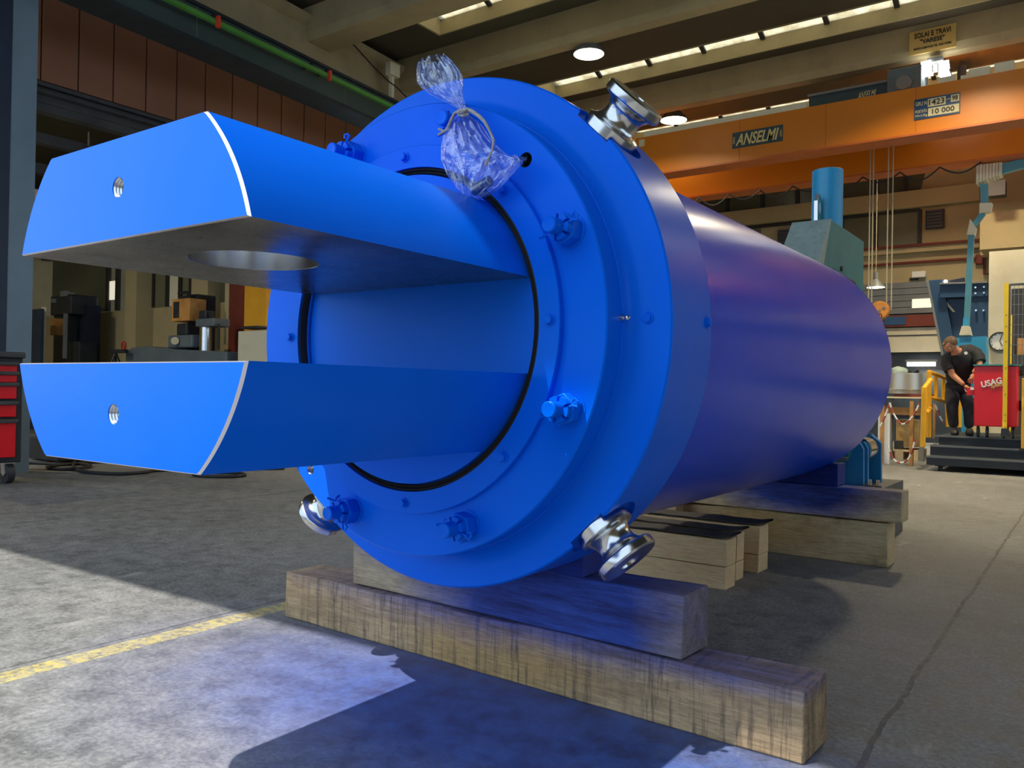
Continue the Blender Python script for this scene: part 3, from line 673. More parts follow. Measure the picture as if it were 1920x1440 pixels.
# sloping front plate
MB().prism([(TY-.012, zt_), (TY+.0, zt_+.004), (lo.y, lo.z-.3), (lo.y-.03, lo.z-.3), (lo.y-.02, lo.z)], 'x', xl-.02, xr+.004).build('front_plate', 'teal_light', tf, smooth=False)
# dark plate on the right side, shade of the cut notch as colour
n_ = [P(X, Y, x=xr+.004) for X, Y in ((1562, 503), (1604, 530), (1606, 552), (1583, 528), (1560, 520))]
MB().prism([(q.y, q.z) for q in n_], 'x', xr, xr+.006).build('notch_shade', 'navy_dark', tf, smooth=False)
pc = P(1552, 320, y=TY+.35); pr_ = abs(P(1580, 360, y=TY+.35).x-P(1523, 360, y=TY+.35).x)/2
ptop = P(1552, 320, y=TY+.35).z
MB().lathe([(zt_-.05, pr_), (ptop-.005, pr_), (ptop, pr_-.008), (ptop, pr_-.02), (ptop-.12, pr_-.02), (ptop-.12, 0)], 'z', 48, (pc.x, TY+.35, 0)).build('pipe_post', 'sky_blue_steel', tf)
lug = P(1530, 385, y=TY+.35-pr_)
lx = pc.x-pr_*.15
pts = []
L0 = TY+.35-pr_-.13; L1 = TY+.35
zl1 = P(1532, 361, y=L0).z; 
MB().prism([(L0, zt_-.02), (L0, zl1-.06), (L0+.03, zl1-.01), (L0+.06, zl1), (L1-.05, zl1-.10), (L1-.05, zt_-.02)], 'x', lx-.012, lx+.012).build('lifting_lug', 'teal', tf, smooth=False)
MB().prism([(L0-.006, zt_-.02), (L0-.006, zl1-.06), (L0+.026, zl1-.004), (L0+.06, zl1+.006), (L0+.06, zl1), (L0+.03, zl1-.01), (L0, zl1-.06), (L0, zt_-.02)], 'x', lx-.013, lx+.013).build('lug_edge', 'worn_edge', tf, smooth=False)
MB().lathe([(-.015, 0), (-.015, .02), (.015, .02), (.015, 0)], 'x', 16, (0, 0, 0)).xf(Matrix.Translation((lx, L0+.055, (zl1+zt_)/2+.01)) @ Matrix.Diagonal((1, 1, 2.2, 1))).build('lug_slot', 'worn_edge', tf)
MB().cyl((xr, TY+.3, zt_-.32), (xr+.012, TY+.3, zt_-.32), .02, n=12).build('side_bolt', 'cast_dark', tf)

# blue roller stand
SY = 5.95
rs = thing('roller_stand', 'bright blue roller stand with paired plates beside the far timbers', 'roller stand', (P(1600, 900, y=SY).x, SY+.1, 0))
def rp(name, mat, pts, y0, y1): return MB().prism([(P(X, Y, y=SY).x, P(X, Y, y=SY).z) for X, Y in pts], 'y', y0, y1).build(name, mat, rs, smooth=False, bevel=.004)
zfl = P(1600, 912, y=SY).z
for dy, s_ in ((0, 0), (.13, 6)):
    rp('roller_plate', 'stand_blue', [(1580, 910), (1580, 866), (1590, 862), (1596, 850), (1597, 838), (1607, 830), (1612, 830), (1619, 842), (1619, 910)], SY+dy, SY+dy+.035)
    pass
def rq(name, mat, pts, yy, y1): return MB().prism([(P(X, Y, y=yy).x, P(X, Y, y=yy).z) for X, Y in pts], 'y', yy, y1).build(name, mat, rs, smooth=False, bevel=.004)
rq('rear_plate', 'stand_blue', [(1611, 905), (1611, 824), (1624, 816), (1634, 816), (1652, 831), (1652, 905)], SY+.42, SY+.46)
rq('rear_plate', 'stand_blue', [(1611, 900), (1611, 822), (1624, 813), (1634, 813), (1650, 828), (1650, 900)], SY+.62, SY+.66)
c_ = P(1618, 842, y=SY+.3); MB().cyl((c_.x, SY+.18, c_.z), (c_.x, SY+.40, c_.z), .085, n=32).build('roller', 'steel', rs)
c2_ = P(1600, 850, y=SY+.05); MB().cyl((c2_.x-.10, SY+.04, c2_.z+.0), (c2_.x-.10, SY+.10, c2_.z), .07, n=28).build('roller', 'teal', rs)
MB().box(P(1560, 900, y=SY).x, P(1655, 900, y=SY).x, SY-.06, SY+.72, 0, P(1600, 912, y=SY).z).build('base_frame', 'dark_grey', rs, smooth=False)
for X in (1577, 1634, 1649):
    q = P(X, 900, y=SY+.02); MB().cyl((q.x, SY-.03, zfl-.02), (q.x, SY-.03, zfl+(.16 if X == 1577 else .06)), .012, n=10).build('threaded_rod', 'steel', rs)
    MB().cyl((q.x, SY-.03, zfl-.005), (q.x, SY-.03, zfl+.02), .025, n=6).build('nut', 'cast_dark', rs)
q = P(1577, 862, y=SY); MB().box(q.x-.05, q.x+.05, SY-.06, SY, q.z, q.z+.02).build('rod_plate', 'grey_steel', rs, smooth=False)

# ------------------------------------------------------------------ THE CYLINDER
CX, CZ = -1.7068, 1.1767
hc = thing('hydraulic_cylinder', 'huge glossy blue hydraulic cylinder with a forked rod end, resting on timbers', 'hydraulic cylinder', (CX, 3.6, CZ-.8))
O = (CX, 0, CZ)
YL, R0, HT, HS = .933, .4646, .3507, .1317
YA, RA, YB, RB, YC, RC, YD, YE, RTB = 1.826, .553, 1.848, .683, 1.985, .80, 2.257, 5.297, .705
MB().lathe([(YD-.02, .3), (YD-.02, RTB), (YE-.01, RTB), (YE, RTB-.01), (YE, .3)], 'y', 160, O).build('barrel', 'blue_barrel', hc)
MB().lathe([(YE-.002, 0), (YE-.002, .62), (YE+.0, .62), (YE+.0, 0)], 'y', 96, O).build('end_cap', 'blue_barrel', hc)
fl_ = MB().lathe([(YC+.06, .5), (YC-.06, RB-.02), (YC-.055, RB+.002), (YC-.035, RB+.006), (YC-.018, RB+.018), (YC-.006, RB+.036), (YC, RB+.058), (YC, RC-.005), (YC+.005, RC), (YD-.006, RC), (YD, RC-.006), (YD, .5)], 'y', 192, O, closed=True).build('collar', 'blue_paint', hc)
bpl = MB().lathe([(YB+.10, .46), (YB, .46), (YB, RB-.004), (YB+.004, RB), (YC-.03, RB), (YC-.03, .46)], 'y', 192, O, closed=True).build('gland_flange', 'blue_paint', hc)
MB().lathe([(YA+.05, .488), (YA, .488), (YA, RA-.002), (YA+.002, RA), (YB+.004, RA), (YB+.004, .488)], 'y', 160, O, closed=True).build('retaining_ring', 'blue_paint', hc)
MB().lathe([(YA+.06, .467), (YA+.012, .467), (YA+.004, .470), (YA+.012, .474), (YA+.016, .477), (YA+.006, .481), (YA+.010, .487), (YA+.06, .487)], 'y', 160, O, closed=True).build('wiper_seal', 'black_rubber', hc)
# cutters and hardware on the gland flange
def ppos(r, deg, y): t = math.radians(deg); return Vector((CX+r*math.cos(t), y, CZ+r*math.sin(t)))
HOLES = ((.62, 47.4, .021), (.63, -133.9, .017))
cut = []
for r, dg_, rad in HOLES:
    p_ = ppos(r, dg_, 0); c = MB().cyl((p_.x, YB-.03, p_.z), (p_.x, YB+.07, p_.z), rad, n=32).build('x', 'cast_dark', keep=True); cut.append(c)
bpl_l = Vector(bpl.location); boolean(bpl, cut)
def thread(r, depth, y0, c, par, mat='steel', name='threaded_hole'):
    prof = [(y0, r*1.02)]; n = int(depth/.007)
    for k in range(n): prof += [(y0+.0035+k*.007, r*.86), (y0+.007+k*.007, r*.99)]
    prof += [(y0+depth, 0)]
    return MB().lathe(prof, 'y', 32, c).build(name, mat, par)
p_ = ppos(.63, -133.9, 0); thread(.017, .045, YB+.001, (p_.x, 0, p_.z), hc)
p_ = ppos(.62, 47.4, 0); MB().lathe([(YB+.001, .0208), (YB+.045, .0205), (YB+.045, 0)], 'y', 32, (p_.x, 0, p_.z)).build('lifting_hole', 'cast_dark', hc)

# fork: two lugs + round root
def lug(sign, name):
    N = 28; t0 = math.asin(HS/R0); t1 = math.asin(HT/R0)
    arc = [(R0*math.cos(t), sign*R0*math.sin(t)) for t in np.linspace(t0, t1, N)]
    outl = [(x, z) for x, z in arc]+[(-x, z) for x, z in arc[::-1]]
    cxm, czm = 0, sign*(HS+HT)/2; ch = .0055
    def inset(p, d):
        n = 1-d/.16 if False else 1
        x, z = p; x2 = x-math.copysign(d, x); z2 = z
        if abs(z) > HT-.0005: z2 = z-sign*d*.45
        elif abs(z) < HS+.0005: z2 = z+sign*d*.45
        return (x2, z2)
    bm = bmesh.new()
    r0 = [bm.verts.new((CX+inset(p, ch)[0], YL, CZ+inset(p, ch)[1])) for p in outl]
    r1 = [bm.verts.new((CX+p[0], YL+ch, CZ+p[1])) for p in outl]
    r2 = [bm.verts.new((CX+p[0], 1.865, CZ+p[1])) for p in outl]
    n = len(outl)
    bm.faces.new(r0).material_index = 0; bm.faces.new(r2[::-1]).material_index = 0
    for i in range(n):
        j = (i+1) % n
        bm.faces.new((r0[i], r0[j], r1[j], r1[i])).material_index = 1
        fz = bm.faces.new((r1[i], r1[j], r2[j], r2[i]))
        if i == n-1: fz.material_index = 2
    m = MB(); m.bm.free(); m.bm = bm
    o = m.build(name, ['blue_paint', 'worn_edge', 'oiled_steel', 'bore_steel'], hc)
    BR, by = .157, 1.281
    c1 = MB().cyl((CX, by, CZ+sign*(HS-.05)), (CX, by, CZ+sign*(HT+.05)), BR, n=96).build('x', 'bore_steel', keep=True)
    hz = CZ+sign*.243; c2 = MB().cyl((CX-.005, YL-.05, hz), (CX-.005, YL+.09, hz), .022, n=32).build('x', 'steel', keep=True)
    boolean(o, [c1, c2])
    za, zb = sorted((CZ+sign*(HS+.001), CZ+sign*(HT-.001)))
    MB().lathe([(za, BR-.0015), (zb, BR-.0015), (zb, BR+.001), (za, BR+.001)], 'z', 96, (CX, by, 0), closed=True).build('bore_lining', 'bore_steel', o if False else hc, label='bright machined steel bore')
    thread(.022, .075, YL+.002, (CX-.005, 0, hz), hc)
    return o
lug(1, 'fork_lug'); lug(-1, 'fork_lug')
MB().lathe([(YD, 0), (YD, R0-.0005), (1.866, R0-.0005), (1.858, R0-.004), (1.858, 0)], 'y', 160, O).build('piston_rod', 'blue_paint', hc)
# root pieces above and below the lugs: the round rod stands slightly proud of the slot
for sg_ in (1, -1):
    t1 = math.asin(HT/R0)
    arc = [(CX+(R0-.001)*math.cos(t), CZ+sg_*(R0-.001)*math.sin(t)) for t in np.linspace(t1, PI-t1, 40)]
    MB().prism(arc, 'y', 1.822, 1.866).build('rod_shoulder', 'blue_paint', hc)

# castellated nuts on studs
def stud():
    t = bpy.data.objects.new('stud', None); C.objects.link(t); t.parent = hc; t.empty_display_size = .05
    def b_(m, n): return m.build(n, 'blue_paint', t, local=True)
    m = MB(); m.lathe([(0, 0), (-.098, 0), (-.100, .0165), (-.097, .0195)]+[(-.095+.0045*k+(.002), .0190 if k % 2 else .0178) for k in range(1, 8)]+[(-.05, .018), (0, .018)], 'y', 28)
    b_(m, 'shaft')
    m = MB(); hexp = [(.039*math.cos(k*PI/3), .039*math.sin(k*PI/3)) for k in range(6)]; m.prism(hexp, 'y', -.042, -.002)
    nut = m.build('nut', 'blue_paint', t, local=True, bevel=.003)
    for k in range(6):
        aa = [k*PI/3+.13+q_*(PI/3-.26)/4 for q_ in range(5)]
        pts_ = [(.031*math.cos(a_), .031*math.sin(a_)) for a_ in aa]+[(.019*math.cos(a_), .019*math.sin(a_)) for a_ in aa[::-1]]
        MB().prism(pts_, 'y', -.062, -.042).build('castle_segment', 'blue_paint', t, local=True, smooth=False)
    m = MB(); m.tube([(.040, -.052, .006), (.050, -.052, .010), (.054, -.052, 0), (.050, -.052, -.010), (.040, -.052, -.004), (-.030, -.052, 0), (-.040, -.048, .003), (-.046, -.032, .004)], .0035, 8)
    m.tube([(-.030, -.052, 0), (-.038, -.058, -.002), (-.047, -.072, -.006)], .0032, 8)
    b_(m, 'cotter_pin')
    m = MB().cyl((0, -.002, 0), (0, 0, 0), .043, n=32); b_(m, 'washer')
    t.location = (0, 0, 0); return t
s0 = stud()
order = [22.5, 67.5, 112.5, 157.5, 202.5, 247.5, 292.5, 337.5]; adj = {22.5: 23.6, 337.5: 338.6, 67.5: 71, 112.5: 113.8}
pin = {22.5: 25, 337.5: 20, 292.5: -15, 247.5: -60, 112.5: 70, 67.5: 40, 157.5: 0, 202.5: 0}
for i, dg_ in enumerate(order):
    s_ = s0 if i == 0 else dup(s0, hc)
    s_.location = ppos(.617, adj.get(dg_, dg_), YB)-wloc(hc); s_.rotation_euler = (0, math.radians(-pin[dg_]), 0); s_.scale = (1.13, 1.05, 1.13)
# small hex screws on the retaining ring
def hexscrew(r, h, name='hex_screw', mat='blue_paint'):
    m = MB(); m.prism([(r*math.cos(k*PI/3+.3), r*math.sin(k*PI/3+.3)) for k in range(6)], 'y', -h, -.003)
    m.cyl((0, -.003, 0), (0, 0, 0), r*1.3, n=24); m.cyl((0, -h-.001, 0), (0, -h, 0), r*.72, n=20)
    return m.build(name, mat, hc, local=True, bevel=.0012)
h0 = hexscrew(.0125, .014)
for i in range(8):
    s_ = h0 if i == 0 else dup(h0, hc); s_.location = ppos(.523, 45*i+1.2, YA)-wloc(hc)
pl_ = hexscrew(.014, .010, 'plug_screw'); pl_.location = ppos(.729, 1.6, YC)-wloc(hc)
pl_ = hexscrew(.014, .010, 'plug_screw'); pl_.location = ppos(RC, 1.8, YD-.035)-wloc(hc); pl_.rotation_euler = (0, 0, PI/2)
m = MB(); m.lathe([(0, 0), (0, .009), (.008, .009), (.008, .005), (.016, .005), (.018, .0075), (.024, .005), (.028, 0)], 'x', 14)
g = m.build('grease_nipple', 'steel', hc, local=True, label='shiny steel grease nipple'); g.location = ppos(RB, 1.5, YB+.075)-wloc(hc)
# lifting spools round the collar
def spool():
    m = MB(); pr = [(0, 0), (0, .082), (.004, .085), (.032, .085), (.035, .081), (.037, .074), (.043, .065), (.053, .059), (.066, .056), (.080, .057), (.092, .063), (.101, .074), (.105, .086), (.108, .090), (.112, .092), (.132, .092), (.137, .087), (.138, .03), (.132, .028), (.132, 0)]
    m.lathe(pr, 'z', 64); return m.build('lifting_spool', 'steel', hc, local=True, label='polished steel spool')
cut = []
for dg_ in (45.5, -45.5, -134):
    a_ = ppos(.782, dg_, 2.075); b_2 = ppos(.9, dg_, 2.075); cut.append(MB().cyl(a_, b_2, .112, n=64).build('x', 'cast_dark', keep=True))
boolean(fl_, cut)
sp0 = spool()
for i, dg_ in enumerate((45.5, -45.5, -134)):
    s_ = sp0 if i == 0 else dup(sp0, hc); s_.location = ppos(.780, dg_, 2.075)-wloc(hc)
    s_.rotation_euler = (0, PI/2-math.radians(dg_), 0)

# ------------------------------------------------------------------ plastic bag tied to the flange
BY = 1.765
def K(u, v, y=BY): return P(760+u/4.8, 90+v/4.8, y=y)
rows = [((118, 150), (360, 66), .022), ((118, 215), (430, 130), .030), ((128, 330), (500, 235), .034), ((230, 425), (505, 350), .030), ((380, 490), (515, 450), .016), ((468, 545), (545, 530), .010), ((482, 600), (560, 600), .010),
        ((400, 690), (680, 685), .030), ((352, 820), (800, 850), .040), ((338, 960), (930, 960), .042), ((345, 1050), (1050, 1012), .040), ((385, 1150), (960, 1130), .036), ((455, 1250), (800, 1290), .026), ((560, 1365), (640, 1372), .008)]
def cat(a, b, c, d, t): return .5*((2*b)+(-a+c)*t+(2*a-5*b+4*c-d)*t*t+(-a+3*b-3*c+d)*t**3)
fine = []
for i in range(len(rows)-1):
    q4 = [rows[max(0, i-1)], rows[i], rows[i+1], rows[min(len(rows)-1, i+2)]]
    for t in np.linspace(0, 1, 9)[:-1]:
        fine.append(tuple(cat(*[np.array((*r_[0], *r_[1], r_[2])) for r_ in q4], t)))
bm = bmesh.new(); NA = 72; prev = None
for ri, f_ in enumerate(fine):
    L, R, th = K(f_[0], f_[1]), K(f_[2], f_[3]), f_[4]; c = (L+R)/2; h = (R-L)/2; ring = []
    for k in range(NA):
        a_ = 2*PI*k/NA; v = c + h*math.cos(a_) + Vector((0, -math.sin(a_)*th, 0))
        fold = noise.noise(Vector((math.cos(a_)*3.2, math.sin(a_)*3.2, ri*.05)))*.55 + noise.noise(Vector((math.cos(a_)*8, math.sin(a_)*8, ri*.10+5)))*.35 + .15*abs(noise.noise(Vector((math.cos(a_)*16, ri*.2, 9+math.sin(a_)*16))))
        v += Vector((0, -1, 0))*fold*min(th, .035)*.9*(abs(math.sin(a_))**.5) + h.normalized()*fold*.006
        if v.y > YB-.03: v.y = YB-.03
        if ri < 6: v += UP*(.010*(1-ri/6)*(noise.noise(Vector((math.cos(a_)*5, math.sin(a_)*5, 3)))*1.6+.15*math.sin(k*.9)))
        ring.append(bm.verts.new(v))
    if prev:
        for k in range(NA): bm.faces.new((prev[k], prev[(k+1) % NA], ring[(k+1) % NA], ring[k]))
    prev = ring
m = MB(); m.bm.free(); m.bm = bm
bag = thing('plastic_bag', 'clear crumpled plastic bag tied with twine, hanging on the blue flange', 'bag', K(520, 1370))
m.build('film', 'plastic_film', bag)
ya = BY-.025
MB().tube([K(470, 585, ya), K(500, 560, ya-.01), K(545, 560, ya-.01), K(565, 590, ya), K(520, 610, ya-.012), K(480, 600, ya-.005), K(520, 575, ya-.014), K(560, 570, ya)], .0045, 7).build('knot', 'twine', bag)
MB().tube([K(550, 548, ya), K(600, 570, ya-.01), K(660, 610, ya-.012), K(715, 665, ya-.012), K(760, 750, ya-.014), K(795, 830, ya-.014), K(780, 920, ya-.016), K(750, 990, ya-.016), K(722, 1055, ya-.016)], [.004, .0055, .005, .0045, .0035, .0035, .003, .003, .005], 7).build('twine_end', 'twine', bag)
MB().tube([K(480, 565, ya), K(440, 590, ya-.006), K(405, 660, ya-.01), K(375, 735, ya-.012), K(335, 760, ya-.01), K(298, 782, ya-.01)], .0038, 7).build('twine_end', 'twine', bag)
MB().tube([K(375, 735, ya-.012), K(340, 745, ya-.012), K(298, 728, ya-.01)], .003, 7).build('twine_end', 'twine', bag)
pn = tag(MB().cyl(K(610, 1290, BY), K(765, 1190, BY-.005), .0145, n=24).build('steel_pin', 'oiled_steel', bevel=.002), 'short grey steel pin inside the plastic bag', 'pin')
pn2 = MB().tube([K(985, 1000), K(1030, 1005, YB-.02), K(1075, 1000, YB-.005), K(1085, 990, YB+.02)], [.012, .008, .006, .005], 8).build('bag_corner', 'plastic_film', bag)

# ------------------------------------------------------------------ timbers
def yaxis_beam(name, label, x0, x1, yf, w_, z0, h, mat, rz=0, grp='timbers under the cylinder', bev=.008, rag=.004, ends=None):
    m = MB(); n = 24
    bm = m.bm; L = x1-x0; rings = []
    for i in range(n+1):
        x = L*i/n; r_ = []
        for (yy, zz_) in ((0, 0), (w_, 0), (w_, h), (0, h)):
            d = noise.noise(Vector((x*3+z0*9, yy*7, zz_*7+x0)))*rag
            e = 0
            if i in (0, n) : e = noise.noise(Vector((yy*12, zz_*12, x0+i)))*.006
            r_.append(bm.verts.new((x+e, yy+d, zz_+(d if zz_ > 0 else 0))))
        rings.append(r_)
    for A, B in zip(rings, rings[1:]):
        for k in range(4): bm.faces.new((A[k], A[(k+1) % 4], B[(k+1) % 4], B[k]))
    bm.faces.new(rings[0]); bm.faces.new(rings[-1][::-1])
    mt = Matrix.Translation((x1, yf, z0)) @ Matrix.Rotation(rz, 4, 'Z') @ Matrix.Translation((-L, 0, 0)); m.xf(mt)
    o = m.build(name, mat, bevel=bev*.5); tag(o, label, 'timber', grp); return o
wood_mat('beam_front', (.30, .19, .10), (.68, .48, .26), 0, [((-1.7, 2.45, .40), (1.3, .4, .25), .75), ((-1.3, 2.3, .22), (.9, .3, .06), .5)], True, ((-1.75, 2.3, .08), (.38, .3, .12)), .35)
wood_mat('beam_upper', (.27, .20, .13), (.50, .40, .26), 0, [((-1.52, 2.32, .36), (.54, .4, .42), .97), ((-1.9, 2.35, .4), (.55, .4, .12), .6)], False, None, .4)
wood_mat('beam_far', (.42, .30, .16), (.80, .62, .36), 0, [((-1.50, 5.2, .46), (.48, .5, .20), .97), ((-1.9, 5.2, .22), (.9, .5, .02), .5)], False, None, .55)
wood_mat('beam_far_low', (.44, .32, .15), (.82, .64, .37), 0, [], False, ((-1.8, 5.2, .15), (.4, .4, .12)), .6)
wood_mat('plank_pale', (.70, .47, .24), (.90, .66, .38), 0, [], False, None, .12)
wood_mat('plank_end', (.50, .34, .18), (.66, .48, .28), 0, [], False, None, .2)
wood_mat('plank_green', (.07, .10, .05), (.18, .19, .12), 0, [], False, None, .5)
wood_mat('beam_blue', (.004, .02, .16), (.006, .04, .36), 0, [], False, None, .12)
yaxis_beam('sleeper', 'long grey-brown timber lying on the floor in front, lowest under the flange', -2.86, -.636, 2.272, .205, 0, .198, 'beam_front', math.radians(-1.75), bev=.012, rag=.008)
yaxis_beam('sleeper', 'blue-oversprayed timber on top of the front floor timber', -2.46, -1.0, 2.298, .175, .203, .191, 'beam_upper', math.radians(-2.2), bev=.008, rag=.006)
# chocks under the collar
def chock(xa, xb, y0, y1, z0, flip, label):
    zt1 = lambda x: CZ-math.sqrt(max(.0, RTB**2-(x-CX)**2))-.002
    xs = np.linspace(xa, xb, 10); top = [(x, min(zt1(x), z0+.10)) for x in xs]
    m = MB().prism([(xa, z0), (xb, z0)]+[(x, z) for x, z in top[::-1]], 'y', y0, y1); o = m.build('chock', 'beam_blue', bevel=.004); tag(o, label, 'chock', 'blue chocks under the barrel'); return o
q = P(1094, 1083, z=.396); zc1 = .396
chock(q.x-.24, q.x, 2.30, 2.46, zc1, 0, 'blue painted wooden chock on the front timber, right of the flange bottom')
chock(2*CX-q.x-.0, 2*CX-q.x+.24, 2.32, 2.46, zc1, 1, 'blue painted wooden chock hidden left under the flange')
# far pair
xe = P(1678, 1062, z=0).x
fy = P(1663, 1065, z=0).y
yaxis_beam('sleeper', 'long pale stained timber on the floor under the far end of the barrel', xe-2.3, P(1663, 1065, y=fy).x, fy, .20, 0, P(1664, 982, y=fy).z, 'beam_far_low', math.radians(-1.0), bev=.01, rag=.01)
zf = P(1664, 982, y=fy).z+.010; zf2 = P(1735, 922, y=fy).z
zf2 = P(1690, 923, y=fy-.02).z
yaxis_beam('sleeper', 'pale timber with blue overspray lying on the far floor timber', xe-2.3, P(1690, 950, y=fy-.02).x, fy-.02, .20, zf, zf2-zf, 'beam_far', math.radians(-1.0), bev=.008, rag=.008)
q1 = P(1572, 912, z=zf2); xq = q1.x
x_l = CX+.02
def zt1(x): return CZ-math.sqrt(max(0, RTB**2-(x-CX)**2))-.002
ztop = P(1570, 871, y=fy+.02).z
pts = [(x, min(ztop, zt1(x))) for x in np.linspace(CX+.06, xq, 16)]
tag(MB().prism([(CX+.06, zf2+.001), (xq, zf2+.001)]+pts[::-1], 'y', fy+.01, fy+.19).build('chock', 'beam_blue', bevel=.005), 'large blue block on the far timbers, wedged against the barrel', 'chock')
pts = [(2*CX-x, z) for x, z in pts]
tag(MB().prism([(CX-.06, zf2+.001), (2*CX-xq, zf2+.001)]+pts[::-1], 'y', fy+.01, fy+.19).build('chock', 'beam_blue', bevel=.005), 'blue block wedged against the hidden left side of the barrel', 'chock')
# three stacks of short pale planks with rubber strips
stk = [((1360, 1107), .15, 'nearest', 1.35), ((1380, 1090), .12, 'middle', 1.1), ((1422, 1075), .17, 'farthest', 1.0)]
for i, ((X, Y), wd, nm, ln) in enumerate(stk):
    q = P(X, Y, z=0); h = [.115, .10, .10][i]; h2 = [.135, .15, .155][i]
    x1 = q.x; y0 = q.y
    yaxis_beam('plank', f'pale short timber, lower one of the {nm} small stack behind the front timbers', x1-ln, x1, y0, wd*.9, 0, h, 'plank_pale', 0, 'short pale timbers', .004, .003)
    yaxis_beam('plank', f'pale short timber, upper one of the {nm} small stack behind the front timbers', x1-ln, x1+.004, y0-.002, wd*.88, h+.004, h2, 'plank_pale', 0, 'short pale timbers', .004, .003)
    m = MB(); n = 30; r1_, r2_ = [], []
    for k in range(n+1):
        x = x1-ln+(ln+.03)*k/n; zt2 = h+h2+.008+.006*(1+noise.noise(Vector((x*8, i, 0))))
        if k >= n-1: zt2 += .006*(k-n+2)
        r1_.append([m.bm.verts.new((x, y0-.008, zt2)), m.bm.verts.new((x, y0+wd*.9, zt2+.004*noise.noise(Vector((x*9, 3, i)))))]); r2_.append([m.bm.verts.new((x, y0-.008, zt2+.006)), m.bm.verts.new((x, y0+wd*.9, zt2+.010))])
    for k in range(n):
        m.bm.faces.new((r2_[k][0], r2_[k+1][0], r2_[k+1][1], r2_[k][1])); m.bm.faces.new((r1_[k][0], r1_[k][1], r1_[k+1][1], r1_[k+1][0]))
        m.bm.faces.new((r1_[k][0], r1_[k+1][0], r2_[k+1][0], r2_[k][0])); m.bm.faces.new((r1_[k][1], r2_[k][1], r2_[k+1][1], r1_[k+1][1]))
    tag(m.build('rubber_strip', 'black_rubber'), f'thin black rubber strip lying on the {nm} small timber stack', 'rubber strip', 'rubber strips on the small stacks')
q = P(1297, 1083, z=0); yaxis_beam('plank', 'dark green weathered plank low on the floor before the small stacks', q.x-.9, q.x, q.y-.02, .08, 0, .09, 'plank_green', 0, 'short pale timbers', .004, .004)
q = P(1260, 950, z=.25); yaxis_beam('plank', 'reddish short timber end behind the small stacks', q.x-.5, q.x+.03, q.y, .12, .0, .33, 'plank_end', 0, 'short pale timbers', .004, .004)

# ------------------------------------------------------------------ red tool trolley, left edge
tx0, ty0 = P(40, 905, x=-8.7).x, 3.82
tt = thing('tool_trolley', 'black tool trolley with red drawers and big casters, cut by the left edge', 'tool trolley', (-9.0, 3.45, 0))
FX = -8.62; YR = P(41, 800, x=FX).y; YLf = YR-.75; zt0 = P(10, 665, x=FX).z; zb0 = P(10, 868, x=FX).z
MB().box(FX-.5, FX, YLf, YR, zb0, zt0-.03).build('body', 'black_steel', tt, bevel=.01)
MB().box(FX-.53, FX+.02, YLf-.02, YR+.02, zt0-.03, zt0+.03).build('top', 'dark_grey', tt, bevel=.015)
yd1 = P(30, 800, x=FX+.03).y
for (Ya, Yb_) in ((683, 698), (701, 717), (722, 748), (757, 782), (791, 858)):
    z1_, z0_ = P(12, Ya, x=FX+.03).z, P(12, Yb_, x=FX+.03).z
    dr = MB().box(FX, FX+.03, YLf+.05, yd1, z0_, z1_).build('drawer', 'red_drawer', tt, bevel=.006)
    MB().box(FX+.03, FX+.07, YLf+.05, yd1+.01, z1_-.012, z1_+.025).build('handle', 'dark_grey', dr, bevel=.008)
for yy in (YR-.08, YLf+.1):
    cs = MB().box(FX-.16, FX-.06, yy-.05, yy+.05, zb0-.02, zb0).build('caster', 'steel', tt, smooth=False)
    MB().prism([(FX-.15, zb0-.02), (FX-.07, zb0-.02), (FX-.05, .10), (FX-.09, .07), (FX-.14, .10)], 'y', yy-.045, yy-.035).build('fork', 'steel', cs, smooth=False)
    MB().prism([(FX-.15, zb0-.02), (FX-.07, zb0-.02), (FX-.05, .10), (FX-.09, .07), (FX-.14, .10)], 'y', yy+.035, yy+.045).build('fork', 'steel', cs, smooth=False)
    MB().cyl((FX-.1, yy-.032, .10), (FX-.1, yy+.032, .10), .10, n=28).build('wheel', 'caster_rubber', cs)
for yy in (YR-.08, YLf+.1):
    cs = MB().box(FX-.46, FX-.36, yy-.05, yy+.05, .2, zb0).build('caster', 'steel', tt, smooth=False); MB().cyl((FX-.41, yy-.032, .10), (FX-.41, yy+.032, .10), .10, n=28).build('wheel', 'caster_rubber', cs)
# things beyond the trolley
q = P(75, 865, z=0)
t = thing('floor_jack', 'dark low machine foot on the floor between trolley and lower blue lug', 'machine', (q.x, q.y+.3, 0))
MB().box(q.x-.35, q.x+.45, q.y, q.y+.5, .02, .30).build('base', 'black_steel', t, bevel=.02)
MB().box(q.x-.25, q.x+.3, q.y+.05, q.y+.4, .30, .42).build('block', 'machine_dark', t, bevel=.02)
MB().box(q.x-.1, q.x+.35, q.y+.0, q.y+.1, .42, .47).build('tray', 'plate_cream', t, smooth=False)
# hoses on the floor
def hose(pts, label):
    p3 = [P(X, Y, z=0)+Vector((0, 0, .02)) for X, Y in pts]; out = []
    for i in range(len(p3)-1):
        q4 = [p3[max(0, i-1)], p3[i], p3[i+1], p3[min(len(p3)-1, i+2)]]
        for t in np.linspace(0, 1, 7)[:-1]: out.append(Vector([cat(*[v[k] for v in q4], t) for k in range(3)]))
    out.append(p3[-1]); tag(MB().tube(out, .018, 8).build('hose', 'black_rubber'), label, 'hose', 'black hoses on the floor')
hose([(30, 872), (60, 871), (110, 873), (150, 872)], 'straight black hose lying just beside the tool trolley')
hose([(150, 872), (120, 874), (88, 878), (110, 883), (150, 881), (170, 876), (150, 871), (210, 868)], 'black hose lying in a flat loop below the lower blue lug, left one')
hose([(140, 868), (138, 880), (160, 888), (220, 892), (270, 889), (300, 885), (420, 880), (480, 882), (533, 881)], 'long black hose trailing below the lower blue lug')
